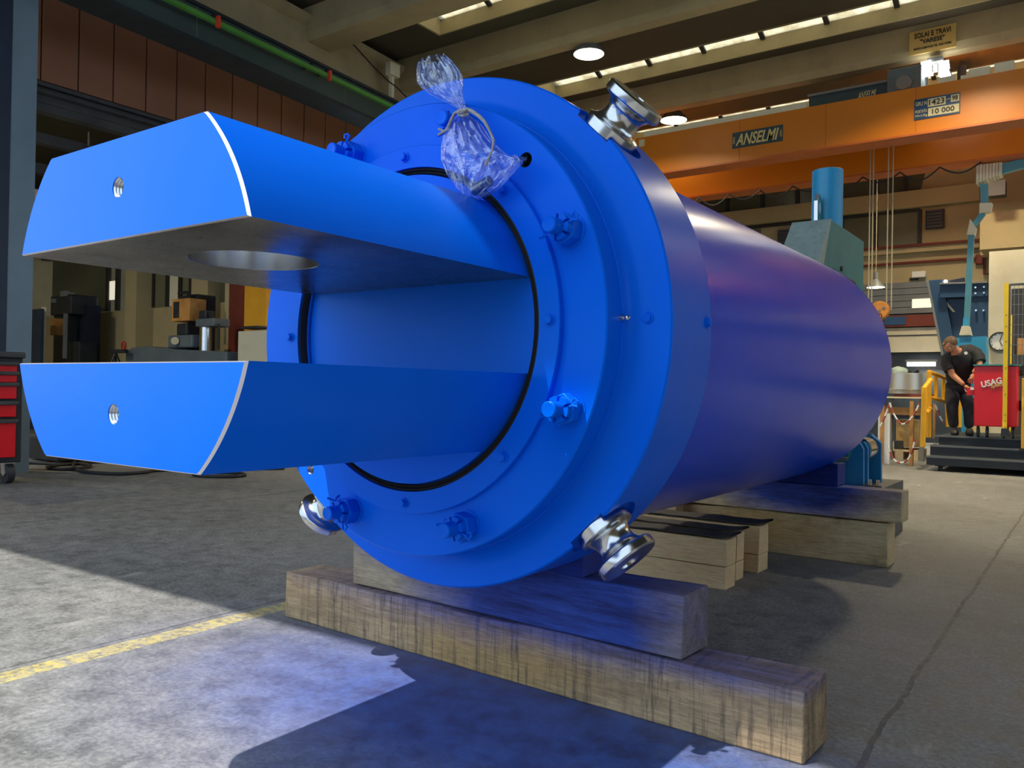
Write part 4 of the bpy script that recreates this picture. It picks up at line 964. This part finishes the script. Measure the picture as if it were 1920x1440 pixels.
hose([(362, 893), (380, 896), (430, 897), (460, 894), (440, 890), (400, 889)], 'small black hose coil under the right tip of the lower blue lug')

# ------------------------------------------------------------------ left aisle behind the slot of the fork
AY0 = 9.0
def ab(name, mat, X0, Y0, X1, Y1, y=AY0, d=.3, par=None, bev=0):
    r_ = list(rect(X0, Y0, X1, Y1, y, d))
    if name in ('screen_panel', 'door_post', 'column', 'steel_post', 'electric_cabinet', 'sliding_door_panel', 'wall_post', 'wall_pillar', 'wall_pillar_wide', 'yellow_upright', 'blue_post', 'dark_rack', 'storage_shelf'): r_[4] = 0
    if name == 'black_block': r_[4] = .156
    return MB().box(*r_).build(name, mat, par, smooth=False, bevel=bev)
struct(ab('wall_pillar', 'cream_wall', 233, 500, 254, 760, 9.6, .4))
o = ab('wall_pillar_wide', 'cream_wall', 357, 500, 388, 760, 9.7, .3); struct(o)
wn = thing('aisle_window', 'row of dim windows over the cream wall of the left aisle', 'window', P(300, 550, y=9.95))
for X0, X1, mt in ((98, 200, 'window_dark'), (202, 218, 'lit_window'), (254, 285, 'window_dark'), (291, 312, 'window_green'), (317, 336, 'ivory'), (341, 356, 'window_green'), (390, 440, 'window_dark')):
    r_ = rect(X0, 527, X1, 562, 9.98, .03); MB().box(r_[0], r_[1], 9.98, 10.01, 2.66 if mt != 'lit_window' else r_[4], 4.1 if mt != 'lit_window' else r_[5]).build('pane', mt, wn, smooth=False)
    MB().box(r_[1], r_[1]+.12, 9.95, 10.02, 2.66, 4.1).build('mullion', 'frame_dark', wn, smooth=False)
# grey door-like panel at far left
tag(ab('screen_panel', 'column_dark', 50, 580, 76, 720, 8.2, .06), 'dark grey standing panel beside the orange-brown board', 'panel')
tag(ab('door_post', 'ivory', 76, 576, 80, 720, 8.3, .06), 'slim pale post beside the dark standing panel', 'post')
# left drilling machine
dm = thing('drill_press', 'dark column drilling machine with brown box, left in the aisle', 'machine', P(120, 720, y=AY0))
ab('column', 'machine_dark', 100, 575, 128, 740, AY0, .5, dm); ab('motor_head', 'black_steel', 94, 553, 132, 590, AY0-.1, .6, dm, .03)
ab('switch_box', 'orange_wood', 94, 597, 104, 628, AY0-.2, .25, dm, .01); ab('spindle', 'grey_steel', 118, 588, 121, 672, AY0-.25, .06, dm)
ab('arm', 'machine_dark', 128, 640, 148, 700, AY0, .4, dm, .02)
for X0, Y0, X1, Y1 in ((112, 545, 122, 556), (126, 548, 131, 552), (96, 560, 101, 568)): ab('lever', 'grey_steel', X0, Y0, X1, Y1, AY0-.15, .1, dm, .01)
tag(ab('steel_post', 'navy_dark', 146, 572, 162, 760, 9.2, .3), 'dark blue steel post before the cream aisle wall', 'post')
# boring mill
bmill = thing('boring_mill', 'grey-blue machine tool with orange-brown head box and shiny ram', 'machine', P(330, 720, y=AY0))
bp_ = [(235, 760), (235, 662), (245, 652), (275, 649), (330, 655), (425, 659), (425, 760)]
MB().prism([(P(X, Y, y=8.6).x, P(X, Y, y=8.6).z if Y < 755 else 0) for X, Y in bp_], 'y', 8.6, 9.2).build('bed', 'machine_grey', bmill, smooth=False, bevel=.02)
ab('head_stock', 'machine_grey', 314, 628, 360, 652, 8.7, .4, bmill, .03); ab('motor', 'machine_dark', 330, 606, 350, 630, 8.75, .3, bmill, .04)
MB().cyl(P(328, 639, y=8.62), P(328, 639, y=8.72), .07, n=20).build('hand_wheel', 'plate_cream', bmill)
hb2 = ab('head_box', 'orange_wood', 322, 560, 355, 602, 8.75, .35, bmill, .01); 
r_ = rect(325, 566, 335, 596, 8.74, .02); MB().box(*r_).build('door_glass', 'machine_dark', hb2, smooth=False)
ab('rear_column', 'machine_dark', 352, 552, 368, 660, 8.95, .4, bmill)
ab('ram_cap', 'machine_grey', 366, 597, 400, 612, 8.7, .35, bmill, .02); ab('ram_cap', 'machine_dark', 372, 582, 386, 598, 8.75, .2, bmill, .02)
a_, b_ = P(386, 612, y=8.85), P(386, 658, y=8.85); rr_ = .11
MB().cyl((a_.x, 8.85, a_.z), (a_.x, 8.85, b_.z), rr_, n=24).build('ram', 'steel', bmill)
MB().tube([P(400, 608, y=8.8), P(410, 608, y=8.8), P(410, 655, y=8.8)], .025, 6).build('pipe', 'machine_dark', bmill)
MB().tube([P(335, 550, y=8.8), P(352, 548, y=8.8), P(355, 556, y=8.8), P(338, 558, y=8.8), P(335, 566, y=8.8)], .03, 6).build('pipe', 'machine_dark', bmill)
MB().tube([P(378, 590, y=8.8), P(392, 586, y=8.8), P(395, 598, y=8.8)], .018, 6).build('pipe', 'machine_dark', bmill)
# tripod support
tp = thing('tripod_stand', 'small dark tripod work stand left of the grey-blue machine', 'stand', P(216, 720, y=8.4))
ab('head', 'machine_dark', 203, 655, 232, 662, 8.4, .1, tp, .01)
for X in (200, 217, 232): MB().tube([P(217, 660, y=8.45), P(X, 700, y=8.3 if X != 217 else 8.7)], .02, 6).build('leg', 'machine_dark', tp)
# electric cabinets on the right of the slot
tag(ab('electric_cabinet', 'white_wall', 445, 620, 498, 780, 8.7, .5, None, .01), 'pale grey-green electric cabinet seen between the fork lugs', 'cabinet')
bt = tag(ab('cable_tray', 'black_steel', 450, 611, 484, 616, 8.7, .3, None, .02), 'small black tray lying on the pale grey-green cabinet', 'tray')
lk_ = tag(ab('locker', 'yellow_steel', 458, 500, 500, 619.5, 9.3, .5, None, .01), 'orange-yellow locker behind the pale grey-green cabinet', 'locker')
tag(ab('sliding_door_panel', 'rust_red', 428, 490, 457, 780, 9.5, .1), 'dark red-brown door panel beside the orange-yellow locker', 'door panel')
tag(ab('wall_post', 'cream_wall', 420, 500, 428, 780, 9.5, .3), 'narrow cream post left of the red-brown door panel', 'post')
nosm = P(229, 648, y=9.55); t = thing('no_smoking_sign', 'small round red prohibition sign on the cream pillar', 'sign', nosm)
MB().lathe([(-.012, .07), (-.012, .095), (0, .095), (0, .07)], 'y', 24, (nosm.x, 9.59, nosm.z), closed=True).build('ring', 'red_metal', t)
MB().tube([(nosm.x-.06, 9.58, nosm.z+.06), (nosm.x+.06, 9.58, nosm.z-.06)], .01, 4).build('bar', 'red_metal', t)
# overhead steel in the aisle
ag = thing('aisle_crane_girder', 'orange-yellow crane girder end under the brown cladding', 'crane', (-12.2, 6.2, 4.2))
q0 = P(243, 230, x=-11.5); q1 = P(262, 230, x=-11.5); z1_ = P(250, 203, x=-11.5).z; 
MB().box(-11.56, -11.5, q0.y, q1.y, z1_-.75, z1_).build('end_plate', 'yellow_steel', ag, smooth=False)
MB().box(-11.56, -11.52, q0.y+.02, q0.y+.1, z1_, 5.9).box(-11.56, -11.52, q1.y+1, q1.y+1.1, z1_-.06, 5.9).build('hanger', 'cast_dark', ag, smooth=False)
MB().box(-11.56, -11.45, q1.y, q1.y+1.6, z1_-.7, z1_-.06).build('side_plate', 'yellow_steel', ag, smooth=False)
for i, (z0_, xa_) in enumerate(((4.30, -11.9), (3.95, -12.2), (3.55, -12.1))):
    tag(MB().box(xa_-.15, xa_, 3.0, 9.9, z0_, z0_+.14).build('aisle_beam', ['dark_grey', 'cast_dark', 'pale_wood'][i], smooth=False), ['upper dark steel beam in the left aisle above the upper blue lug', 'second dark steel beam in the left aisle, crossed by a thin hanger', 'pale lowest beam in the left aisle above the upper blue lug'][i], 'beam')
tag(bx('hanger', 'cast_dark', (-11.85, -11.8, P(168, 240, x=-11.8).y, P(171, 240, x=-11.8).y, 3.1, 4.6)), 'thin dark hanger bar crossing the beams of the left aisle', 'hanger')
for X0, X1 in ((112, 166), (174, 240)):
    a_, b_ = P(X0, 205, x=-14.5), P(X1, 220, x=-14.5); tag(bx('wall_board', 'cream_wall', (-14.55, -14.5, a_.y, b_.y, P((X0+X1)/2, 226, x=-14.5).z, P((X0+X1)/2, 206, x=-14.5).z)), 'pale wall board between the aisle beams, ' + ('left one' if X0 < 150 else 'right one by the orange-yellow girder'), 'board')
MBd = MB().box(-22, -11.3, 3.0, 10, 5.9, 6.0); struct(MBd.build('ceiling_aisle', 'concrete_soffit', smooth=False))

# ------------------------------------------------------------------ right: platform, man, cabinets
PF = 12.35
pf = thing('step_platform', 'black steel platform with two steps on casters under the man', 'platform', (-.3, 13, 0))
zl = [P(1745, Y, y=PF).z for Y in (870, 856)]
xl_ = P(1737, 860, y=PF).x
z_s1 = P(1800, 858, y=PF).z; PF2 = PF+.30; z_s2 = P(1800, 837, y=PF2).z; PF3 = PF+.62; z_s3 = P(1800, 818, y=PF3).z
z_b = P(1800, 875, y=PF).z
MB().box(xl_, 2.2, PF, PF+.34, z_b, z_s1).build('step', 'black_steel', pf, smooth=False)
MB().box(xl_, 2.2, PF+.30, PF+.66, z_s1+.0, z_s2).build('step', 'black_steel', pf, smooth=False)
MB().box(xl_+.06, 2.2, PF+.62, PF+2.3, z_b+.02, z_s3).build('deck', 'black_steel', pf, smooth=False)
for yy, z_ in ((PF, z_s1), (PF+.30, z_s2), (PF+.62, z_s3)): MB().box(xl_, 2.2, yy-.015, yy+.02, z_-.02, z_+.006).build('nosing', 'grey_steel', pf, smooth=False)
for xx_ in (xl_+.15, xl_+1.6):
    for yy in (PF+.15, PF+2.0):
        cs = MB().box(xx_-.06, xx_+.06, yy-.06, yy+.06, z_b-.02, z_b+.02).build('caster', 'cast_dark', pf, smooth=False); rw_ = max(.03, (z_b-.02)/2)
        MB().cyl((xx_-.025, yy, rw_), (xx_+.025, yy, rw_), rw_, n=20).build('wheel', 'caster_rubber', cs)
# yellow railings
def rail(pts, r=.03, name='yellow_handrail', label='', par=None, mat='rail_yellow'):
    return MB().tube(pts, r, 8).build(name, mat, par, label=label or None)
ry = PF+.05
hr = thing('handrail', 'yellow tubular handrail at the left end of the black platform', 'handrail', P(1735, 850, y=ry))
def rl(name, pts, r=.028): return MB().tube([P(X, Y, y=y_) for X, Y, y_ in pts], r, 8).build(name, 'rail_yellow', hr)
rl('post', [(1730, 838, ry), (1733, 727, ry), (1745, 712, ry+.2)], .034); rl('post', [(1741, 820, ry+.35), (1742, 697, ry+.35)], .034)
rl('top_rail', [(1742, 697, ry+.35), (1772, 709, ry+1.2)], .03); rl('post', [(1755, 705, ry+.7), (1755, 748, ry+.7)]); rl('post', [(1769, 712, ry+1.1), (1769, 750, ry+1.1)])
rl('mid_rail', [(1736, 775, ry), (1744, 766, ry+.35)]); rl('lower_rail', [(1740, 744, ry+.35), (1774, 754, ry+1.2)])
rl('side_post', [(1777, 800, 14.8), (1775, 755, 14.8)], .03); rl('side_post', [(1799, 801, 14.6), (1799, 762, 14.6), (1797, 740, 14.6), (1803, 720, 14.6)], .035)
t = thing('railing_post', 'yellow square post at the right edge in front of the hose reel', 'post', P(1916, 840, y=PF+.1))
r_ = rect(1915, 709, 1932, 842, PF+.1, .08); MB().box(*r_).build('post', 'rail_yellow', t, smooth=False, bevel=.01)
MB().box(r_[0]-.02, r_[1]+.02, r_[2]-.02, r_[3]+.02, r_[4]-.03, r_[4]).build('foot', 'black_steel', t, smooth=False)
tag(ab('blue_post', 'sky_blue_steel', 1803, 725, 1811, 800, 15.2, .1), 'light blue upright post between the legs of the man', 'post')
# red cabinet
CYR = 12.75
rc = thing('red_cabinet', 'red steel tool cabinet with white and yellow lettering on the platform', 'cabinet', P(1865, 812, y=CYR))
rr0 = rect(1826, 686, 1907, 800, CYR, .36)
MB().box(*rr0).build('body', 'red_metal', rc, bevel=.012)
MB().box(rr0[0]-.01, rr0[1]+.01, CYR-.02, CYR+.47, rr0[5], rr0[5]+.02).build('top', 'teal', rc, smooth=False)
dr = MB().box(rr0[0]-.09, rr0[0], CYR+.02, CYR+.35, P(1820, 741, y=CYR).z, P(1820, 727, y=CYR).z).build('drawer', 'red_metal', rc, smooth=False)
MB().box(P(1829, 730, y=CYR).x-.06, rr0[0], CYR-.01, CYR+.02, P(1820, 731, y=CYR).z, P(1820, 727, y=CYR).z).build('drawer_grip', 'letter_white', dr, smooth=False)
q = P(1859, 717, y=CYR); text('USAG', 'letter_white', q.x, q.z, .25, .085, CYR-.006, rc, bold=.03, rot=.27, shear=.1)
q = P(1873, 722, y=CYR); text('Special', 'letter_cream', q.x, q.z-.0, .20, .06, CYR-.010, rc, bold=.01, rot=.27, shear=.3)
for X in (1834, 1851, 1882, 1900):
    q = P(X, 808, y=CYR+.1); rad = (rr0[4]-z_s3)/2-.002
    if rad > .01: MB().cyl((q.x-.015, CYR+.1, z_s3+rad+.001), (q.x+.015, CYR+.1, z_s3+rad+.001), rad, n=16).build('wheel', 'caster_rubber', rc)
# yellow post with holes
yp = thing('fence_post', 'tall yellow perforated post in front of the red cabinet', 'post', P(1888, 812, y=12.55))
r_ = rect(1881, 531, 1889, 806, 12.6, .07); ztp = r_[5]
MB().box(r_[0], r_[1], 12.6, 12.67, z_s2 if False else P(1886, 806, y=12.6).z, ztp).build('post', 'post_yellow', yp, smooth=False)
for z in (.62, .70, .78, 1.05, 1.4, 1.75, 1.95, 2.1): MB().cyl((r_[0]+.03, 12.597, z), (r_[0]+.03, 12.602, z), .007, n=8).build('hole', 'cast_dark', yp)
MB().prism([(P(1876, 818, y=12.6).x, P(1876, 819, y=12.6).z), (P(1898, 818, y=12.6).x, P(1898, 819, y=12.6).z), (r_[1]+.01, r_[4]+.02), (r_[0]-.01, r_[4]+.02)], 'y', 12.58, 12.70).build('foot_bracket', 'black_steel', yp, smooth=False)
# mesh fence
mf = thing('mesh_fence', 'wire mesh fence panel with yellow frame at the right edge', 'fence', P(1905, 680, y=13.3))
FY = 13.3; a_, b_ = P(1893, 600, y=FY), P(1990, 600, y=FY); zt3, zb3 = P(1900, 533, y=FY).z, P(1900, 812, y=FY).z
MB().box(a_.x-.02, a_.x+.01, FY-.01, FY+.02, zb3+.05, zt3).build('frame_bar', 'dark_grey', mf, smooth=False)
MB().box(a_.x, b_.x, FY-.012, FY+.012, zt3-.02, zt3+.01).build('frame_bar', 'dark_grey', mf, smooth=False)
xw0 = a_.x; k = 0
while xw0 < b_.x:
    MB().box(xw0, xw0+.006, FY-.003, FY+.003, zb3+.05, zt3).build('wire', 'grey_steel', mf, smooth=False); xw0 += .05
z = zb3+.1
while z < zt3: MB().box(a_.x, b_.x, FY-.005, FY+.001, z, z+.006).build('wire', 'grey_steel', mf, smooth=False); z += .14
tag(ab('yellow_upright', 'post_yellow', 1893, 590, 1897, 700, 14.75, .05), 'slim yellow upright just right of the perforated post', 'post')
tag(ab('storage_shelf', 'dark_grey', 1893, 666, 1960, 684, 14.85, .4), 'dark shelf behind the wire mesh at the right edge', 'shelf')
tag(ab('cardboard_box', 'orange_wood', 1907, 634, 1930, 665.5, 14.9, .3, None, .005), 'orange-brown box on the shelf behind the wire mesh', 'box')
tag(ab('dark_rack', 'cast_dark', 1896, 540, 1960, 632, 15.2, .4), 'dark rack behind the wire mesh at the right edge', 'rack')
# coiled hose at the right edge
hr2 = P(1926, 728, y=13.25); t = thing('hose_reel', 'coil of black hose hanging on the mesh fence at the right edge', 'hose', hr2)
for k in range(6):
    r1 = .30-.022*k; MB().tube([(hr2.x+r1*math.cos(a)*.9, 13.27-.01*k+.008*math.sin(3*a+k), hr2.z+r1*math.sin(a)*1.05) for a in np.linspace(0, 2*PI, 33)[:-1]], .011, 6, closed=True).build('hose_turn', 'black_rubber', t)
# drum on table, chains, crates
DY = 14.0
dz0, dz1 = P(1700, 738, y=DY).z, P(1700, 699, y=DY).z; dc = P(1695, 720, y=DY+.3); drr = abs(P(1733, 720, y=DY).x-P(1660, 720, y=DY).x)/2
t = thing('steel_drum', 'wide shiny steel drum standing on the wooden table', 'drum', (dc.x, DY+drr, dz0))
MB().lathe([(dz0, 0), (dz0, drr), (dz0+.06, drr), (dz0+.065, drr*1.01), (dz0+.075, drr), (dz1-.02, drr), (dz1, drr*.985), (dz1, 0)], 'z', 56, (dc.x, DY+drr*.8, 0)).build('shell', 'drum_steel', t)
MB().tube([(dc.x+drr*.6*math.cos(a), DY+.5+drr*.3*math.sin(a), dz1+.03+.02*math.sin(5*a)) for a in np.linspace(0, 5, 20)], .018, 6).build('hose_on_top', 'black_rubber', t)
t2 = thing('green_rag', 'pale green crumpled cloth on top of the steel drum', 'cloth', P(1683, 697, y=DY+.2))
q = P(1683, 694, y=DY+.3); m = MB().sphere((q.x, DY+.35, dz1+.03), .13, 14, (1, .8, .6))
for v in m.bm.verts: v.co += Vector((1, 1, 1))*noise.noise(v.co*12)*.03
m.build('cloth', 'teal_light', t2)
tb = thing('work_table', 'wooden table with pale top carrying the steel drum', 'table', (dc.x, DY+.6, 0))
tx0_, tx1_ = P(1640, 742, y=DY-.1).x, P(1737, 742, y=DY-.1).x; tz = P(1700, 747, y=DY-.1).z
MB().box(tx0_, tx1_, DY-.1, DY+1.4, tz, P(1700, 744, y=DY-.1).z).build('table_top', 'plate_cream', tb, smooth=False)
MB().box(P(1675, 745, y=DY).x, tx1_-.1, DY+.0, DY+1.3, P(1700, 745, y=DY).z, dz0-.002).build('packing_timber', 'rust_red', tb, smooth=False)
MB().box(tx0_+.1, tx1_, DY+.02, DY+.08, P(1700, 778, y=DY).z, P(1700, 764, y=DY).z).build('apron', 'orange_wood', tb, smooth=False)
MB().box(tx0_+.1, tx1_, DY+.1, DY+.2, P(1700, 785, y=DY).z, P(1700, 779, y=DY).z).build('shadow_strip', 'cast_dark', tb, smooth=False)  # dark strip, the shade below the apron put in as colour
for X in (1668, 1728): r_ = rect(X-4, 748, X+4, 860, DY+.05, .1); MB().box(r_[0], r_[1], DY+.05, DY+.15, 0, tz).build('leg', 'grey_steel', tb, smooth=False)
tag(ab('plywood_crate', 'ply', 1680, 788, 1722, 838, DY-.05+.4, .6, None, .01), 'yellow plywood crate below the wooden table', 'crate')
tag(ab('black_block', 'dark_grey', 1676, 826, 1693, 840, P(1690, 862, z=0).y+.16, .12, None, .01), 'small dark block leaning before the plywood crate', 'block')
pal = thing('pallet', 'pale wooden pallet on the floor below the plywood crate', 'pallet', P(1690, 870, z=0))
yp0 = P(1690, 862, z=0).y; xa, xb = P(1650, 862, y=yp0).x, P(1722, 862, y=yp0).x
for k in range(5): MB().box(xa, xb, yp0+k*.16, yp0+k*.16+.12, .13, .155).build('board', 'pale_wood', pal, smooth=False)
for xq_ in (xa, (xa+xb)/2-.06, xb-.12):
    for yq in (yp0, yp0+.34, yp0+.64): MB().box(xq_, xq_+.12, yq, yq+.12, .02, .13).build('block', 'pale_wood', pal, smooth=False)
    MB().box(xq_, xq_+.12, yp0, yp0+.76, 0, .02).build('bearer', 'pale_wood', pal, smooth=False)
# wooden posts with red and white chain
cp = thing('chain_barrier', 'red and white plastic chain strung between wooden posts by the floor walkway', 'chain barrier', P(1710, 872, z=0))
q1 = P(1708, 874, z=0); yq = q1.y
def cpost(X0, X1, Y0, Y1, y, mt='orange_wood'): r_ = rect(X0, Y0, X1, Y1, y, .07); MB().box(r_[0], r_[1], y, y+.07, max(0, r_[4]), r_[5]).build('post', mt, cp, smooth=False)
cpost(1705, 1712, 752, 874, yq); cpost(1650, 1657, 760, 872, yq+.1); cpost(1749, 1754, 757, 822, yq+.5)
def chain(pts, y):
    c3 = []; p3 = [P(X, Y, y=y) for X, Y in pts]
    for i in range(len(p3)-1):
        q4 = [p3[max(0, i-1)], p3[i], p3[i+1], p3[min(len(p3)-1, i+2)]]
        for t in np.linspace(0, 1, 5)[:-1]: c3.append(Vector([cat(*[v[k] for v in q4], t) for k in range(3)]))
    for i in range(len(c3)-1): MB().tube([c3[i], c3[i+1]], .014, 6).build('link', 'chain_red' if (i//2) % 2 else 'letter_white', cp)
chain([(1668, 755), (1675, 775), (1690, 795), (1705, 788), (1718, 770), (1725, 752)], yq-.05)
chain([(1650, 800), (1660, 780), (1668, 755)], yq-.05); chain([(1664, 835), (1675, 860), (1688, 868), (1702, 862), (1712, 840), (1716, 820)], yq-.06)
chain([(1755, 760), (1762, 780), (1772, 796)], yq+.45)
wb_ = rect(1646, 775, 1668, 872, 13.1, .05)
tag(MB().box(wb_[0], wb_[1], 13.1, 13.15, 0, wb_[5]).build('white_board', 'letter_white', smooth=False), 'white board standing behind the far edge of the barrel', 'board')

# ---- the man
MY = 13.25
mn = thing('person', 'man in black polo shirt and dark trousers bending over a red cabinet drawer', 'person', P(1803, 815, y=MY))
def J(X, Y, y): return P(X, Y, y=y)
def skin(name, mat, nodes, edges, lvl=2, parent=mn, bmp=None):
    me = bpy.data.meshes.new(name); me.from_pydata([tuple(n[0]-wloc(parent)) for n in nodes], edges, [])
    o = bpy.data.objects.new(name, me); C.objects.link(o)
    md = o.modifiers.new('s', 'SKIN')
    for i, n in enumerate(nodes):
        r_ = n[1] if isinstance(n[1], tuple) else (n[1], n[1]); me.skin_vertices[0].data[i].radius = r_; me.skin_vertices[0].data[i].use_root = (i == 0)
    md.use_smooth_shade = True; s_ = o.modifiers.new('u', 'SUBSURF'); s_.levels = lvl; s_.render_levels = lvl
    dg = bpy.context.evaluated_depsgraph_get(); dg.update(); m2 = bpy.data.meshes.new_from_object(o.evaluated_get(dg)); m2.name = name
    o.modifiers.clear(); o.data = m2; m2.materials.clear(); m2.materials.append(MAT[mat])
    for p_ in m2.polygons: p_.use_smooth = True
    o.parent = parent; return o
zft = z_s3
def G(X, Y, y, dz=0): v = P(X, Y, y=y); return v
hipc = P(1797, 718, y=13.45)
def fl_pt(X, y, z): v = P(X, 812, y=y); return Vector((v.x, y, z))
aL, aR = fl_pt(1789, 13.25, zft+.10), fl_pt(1817, 13.35, zft+.10)
# body (one mesh): pelvis, legs under trousers are the trousers mesh; body carries torso, neck, arms
chest = P(1800, 672, y=13.12); belly = P(1798, 698, y=13.35); neck = P(1792, 657, y=12.98)
shL, shR = P(1776, 672, y=13.08), P(1829, 662, y=13.15)
elL, elR = P(1785, 702, y=12.98), P(1838, 684, y=13.05)
wrL, wrR = P(1808, 722, y=12.90), P(1824, 700, y=12.98)
body = skin('body', 'skin', [(hipc, .09), (belly, .09), (chest, .09), (neck, .055), (P(1788, 650, y=12.95), .055), (shL, .06), (elL, .045), (wrL, .030), (shR, .06), (elR, .045), (wrR, .030)],
     [(0, 1), (1, 2), (2, 3), (3, 4), (2, 5), (5, 6), (6, 7), (2, 8), (8, 9), (9, 10)])
# trousers
knL, knR = P(1785, 765, y=13.2), P(1817, 768, y=13.3)
skin('trousers', 'jeans', [(P(1798, 720, y=13.45), (.165, .15)), (P(1796, 706, y=13.42), (.16, .145)), (P(1787, 736, y=13.38), .105), (knL, .082), (P(1787, 790, y=13.25), .072), (aL, .070), (P(1810, 736, y=13.45), .105), (knR, .082), (P(1817, 790, y=13.33), .072), (aR, .070)],
     [(0, 1), (0, 2), (2, 3), (3, 4), (4, 5), (0, 6), (6, 7), (7, 8), (8, 9)])
# shirt
def loft(pts, rad, nm, mat):
    m = MB()
    for p_l, r_l in zip(pts, rad): m.tube(p_l, r_l, 18)
    for v in m.bm.verts: v.co += Vector((1, 1, 1))*noise.noise(v.co*9)*.008
    return m.build(nm, mat, mn)
shirt = loft([[P(1799, 714, y=13.42), P(1799, 703, y=13.38), P(1799, 692, y=13.31), P(1800, 681, y=13.22), P(1801, 672, y=13.14), P(1799, 665, y=13.07), P(1795, 659, y=13.01)],
  [P(1803, 668, y=13.14), P(1787, 669, y=13.10), P(1777, 674, y=13.07), P(1776, 684, y=13.04), P(1781, 695, y=13.0)],
  [P(1803, 664, y=13.14), P(1820, 661, y=13.15), P(1829, 664, y=13.14), P(1834, 671, y=13.11), P(1837, 679, y=13.07)]],
  [[.165, .178, .185, .195, .19, .15, .085], [.13, .12, .098, .082, .074], [.13, .12, .10, .085, .075]], 'shirt', 'shirt_black')
q = P(1811, 662, y=12.96)
bd = MB().lathe([(-.004, 0), (-.004, .022), (0, .022), (0, 0)], 'y', 12, (q.x, 12.965, q.z)).build('chest_logo', 'letter_white', mn)
# head, tilted down
hd = P(1781, 646, y=12.92); HR = .105
m = MB(); m.sphere((0, 0, 0), 1, 24, (1, 1, 1))
for v in m.bm.verts:
    x, y_, z = v.co
    s_ = Vector((.078, .098, .118)); 
    if z < -.2: s_ = Vector((.078*(1+.35*(z+.2)), .098*(1+.18*(z+.2)), .118))
    v.co = Vector((x*s_.x, y_*s_.y, z*s_.z))
    if y_ < -.7 and abs(x) < .25 and -.35 < z < .25: v.co.y -= .018*(1-abs(x)*4)*(.5+(.25-z))
Rh = Matrix.Translation(hd) @ Matrix.Rotation(math.radians(28), 4, 'Z') @ Matrix.Rotation(math.radians(48), 4, 'X') @ Matrix.Rotation(math.radians(12), 4, 'Y')
m.xf(Rh); hdo = m.build('head', 'skin', mn)
m = MB(); m.sphere((0, 0, 0), 1, 24)
dele = [v for v in m.bm.verts if (v.co.y < -.42 and v.co.z < .52) or v.co.z < -.45]
bmesh.ops.delete(m.bm, geom=dele, context='VERTS')
for v in m.bm.verts: v.co = Vector((v.co.x*.086, v.co.y*.107+.004, v.co.z*.127+.002))*(1+.03*noise.noise(v.co*8))
m.xf(Rh); m.build('hair', 'hair', hdo)
for sx_ in (-1, 1):
    MB().sphere((sx_*.080, .006, -.01), .024, 10, (.4, .7, 1.1)).xf(Rh).build('ear', 'skin', hdo)
    MB().sphere((sx_*.032, -.090, .012), .008, 8).xf(Rh).build('eye', 'letter_white', hdo)
    MB().sphere((sx_*.032, -.096, .030), .018, 8, (1, .4, .25)).xf(Rh).build('eyebrow', 'hair', hdo)
MB().sphere((0, -.090, -.055), .024, 10, (1, .3, .28)).xf(Rh).build('mouth', 'chain_red', hdo)
# hands
def hand(wr, tipdir, side, par):
    d = tipdir.normalized(); s_ = d.cross(Vector((0, 1, 0))).normalized()*side; n_ = d.cross(s_)
    nodes = [(wr, .026), (wr+d*.05, (.034, .018)), (wr+d*.085, (.036, .016))]; edges = [(0, 1), (1, 2)]
    for k, (off, ln) in enumerate(((-.030, .062), (-.010, .072), (.010, .068), (.029, .052))):
        b0_ = wr+d*.088+s_*off; i = len(nodes); nodes += [(b0_, .0095), (b0_+d*ln*.5+n_*.012, .009), (b0_+d*ln*.85+n_*.032, .0075)]; edges += [(2, i), (i, i+1), (i+1, i+2)]
    i = len(nodes); nodes += [(wr+d*.035-s_*.035, .012), (wr+d*.075-s_*.058+n_*.01, .010), (wr+d*.098-s_*.055+n_*.02, .008)]; edges += [(1, i), (i, i+1), (i+1, i+2)]
    skin('hand', 'skin', nodes, edges, 1, par)
hand(wrL, P(1822, 731, y=12.88)-wrL, 1, mn); hand(wrR, P(1820, 714, y=12.95)-wrR, -1, mn)
# shoes
for A in (aL, aR):
    m = MB(); m.sphere((0, 0, 0), 1, 16)
    for v in m.bm.verts:
        v.co = Vector((v.co.x*.052, v.co.y*.145-.05, max(-.5, v.co.z)*(.075 if v.co.y > -.1 else .058)))
    zmin = min(v.co.z for v in m.bm.verts)
    m.xf(Matrix.Translation((A.x, A.y, zft-zmin+.002)) @ Matrix.Rotation(math.radians(15), 4, 'Z')); m.build('shoe', 'shoe', mn)
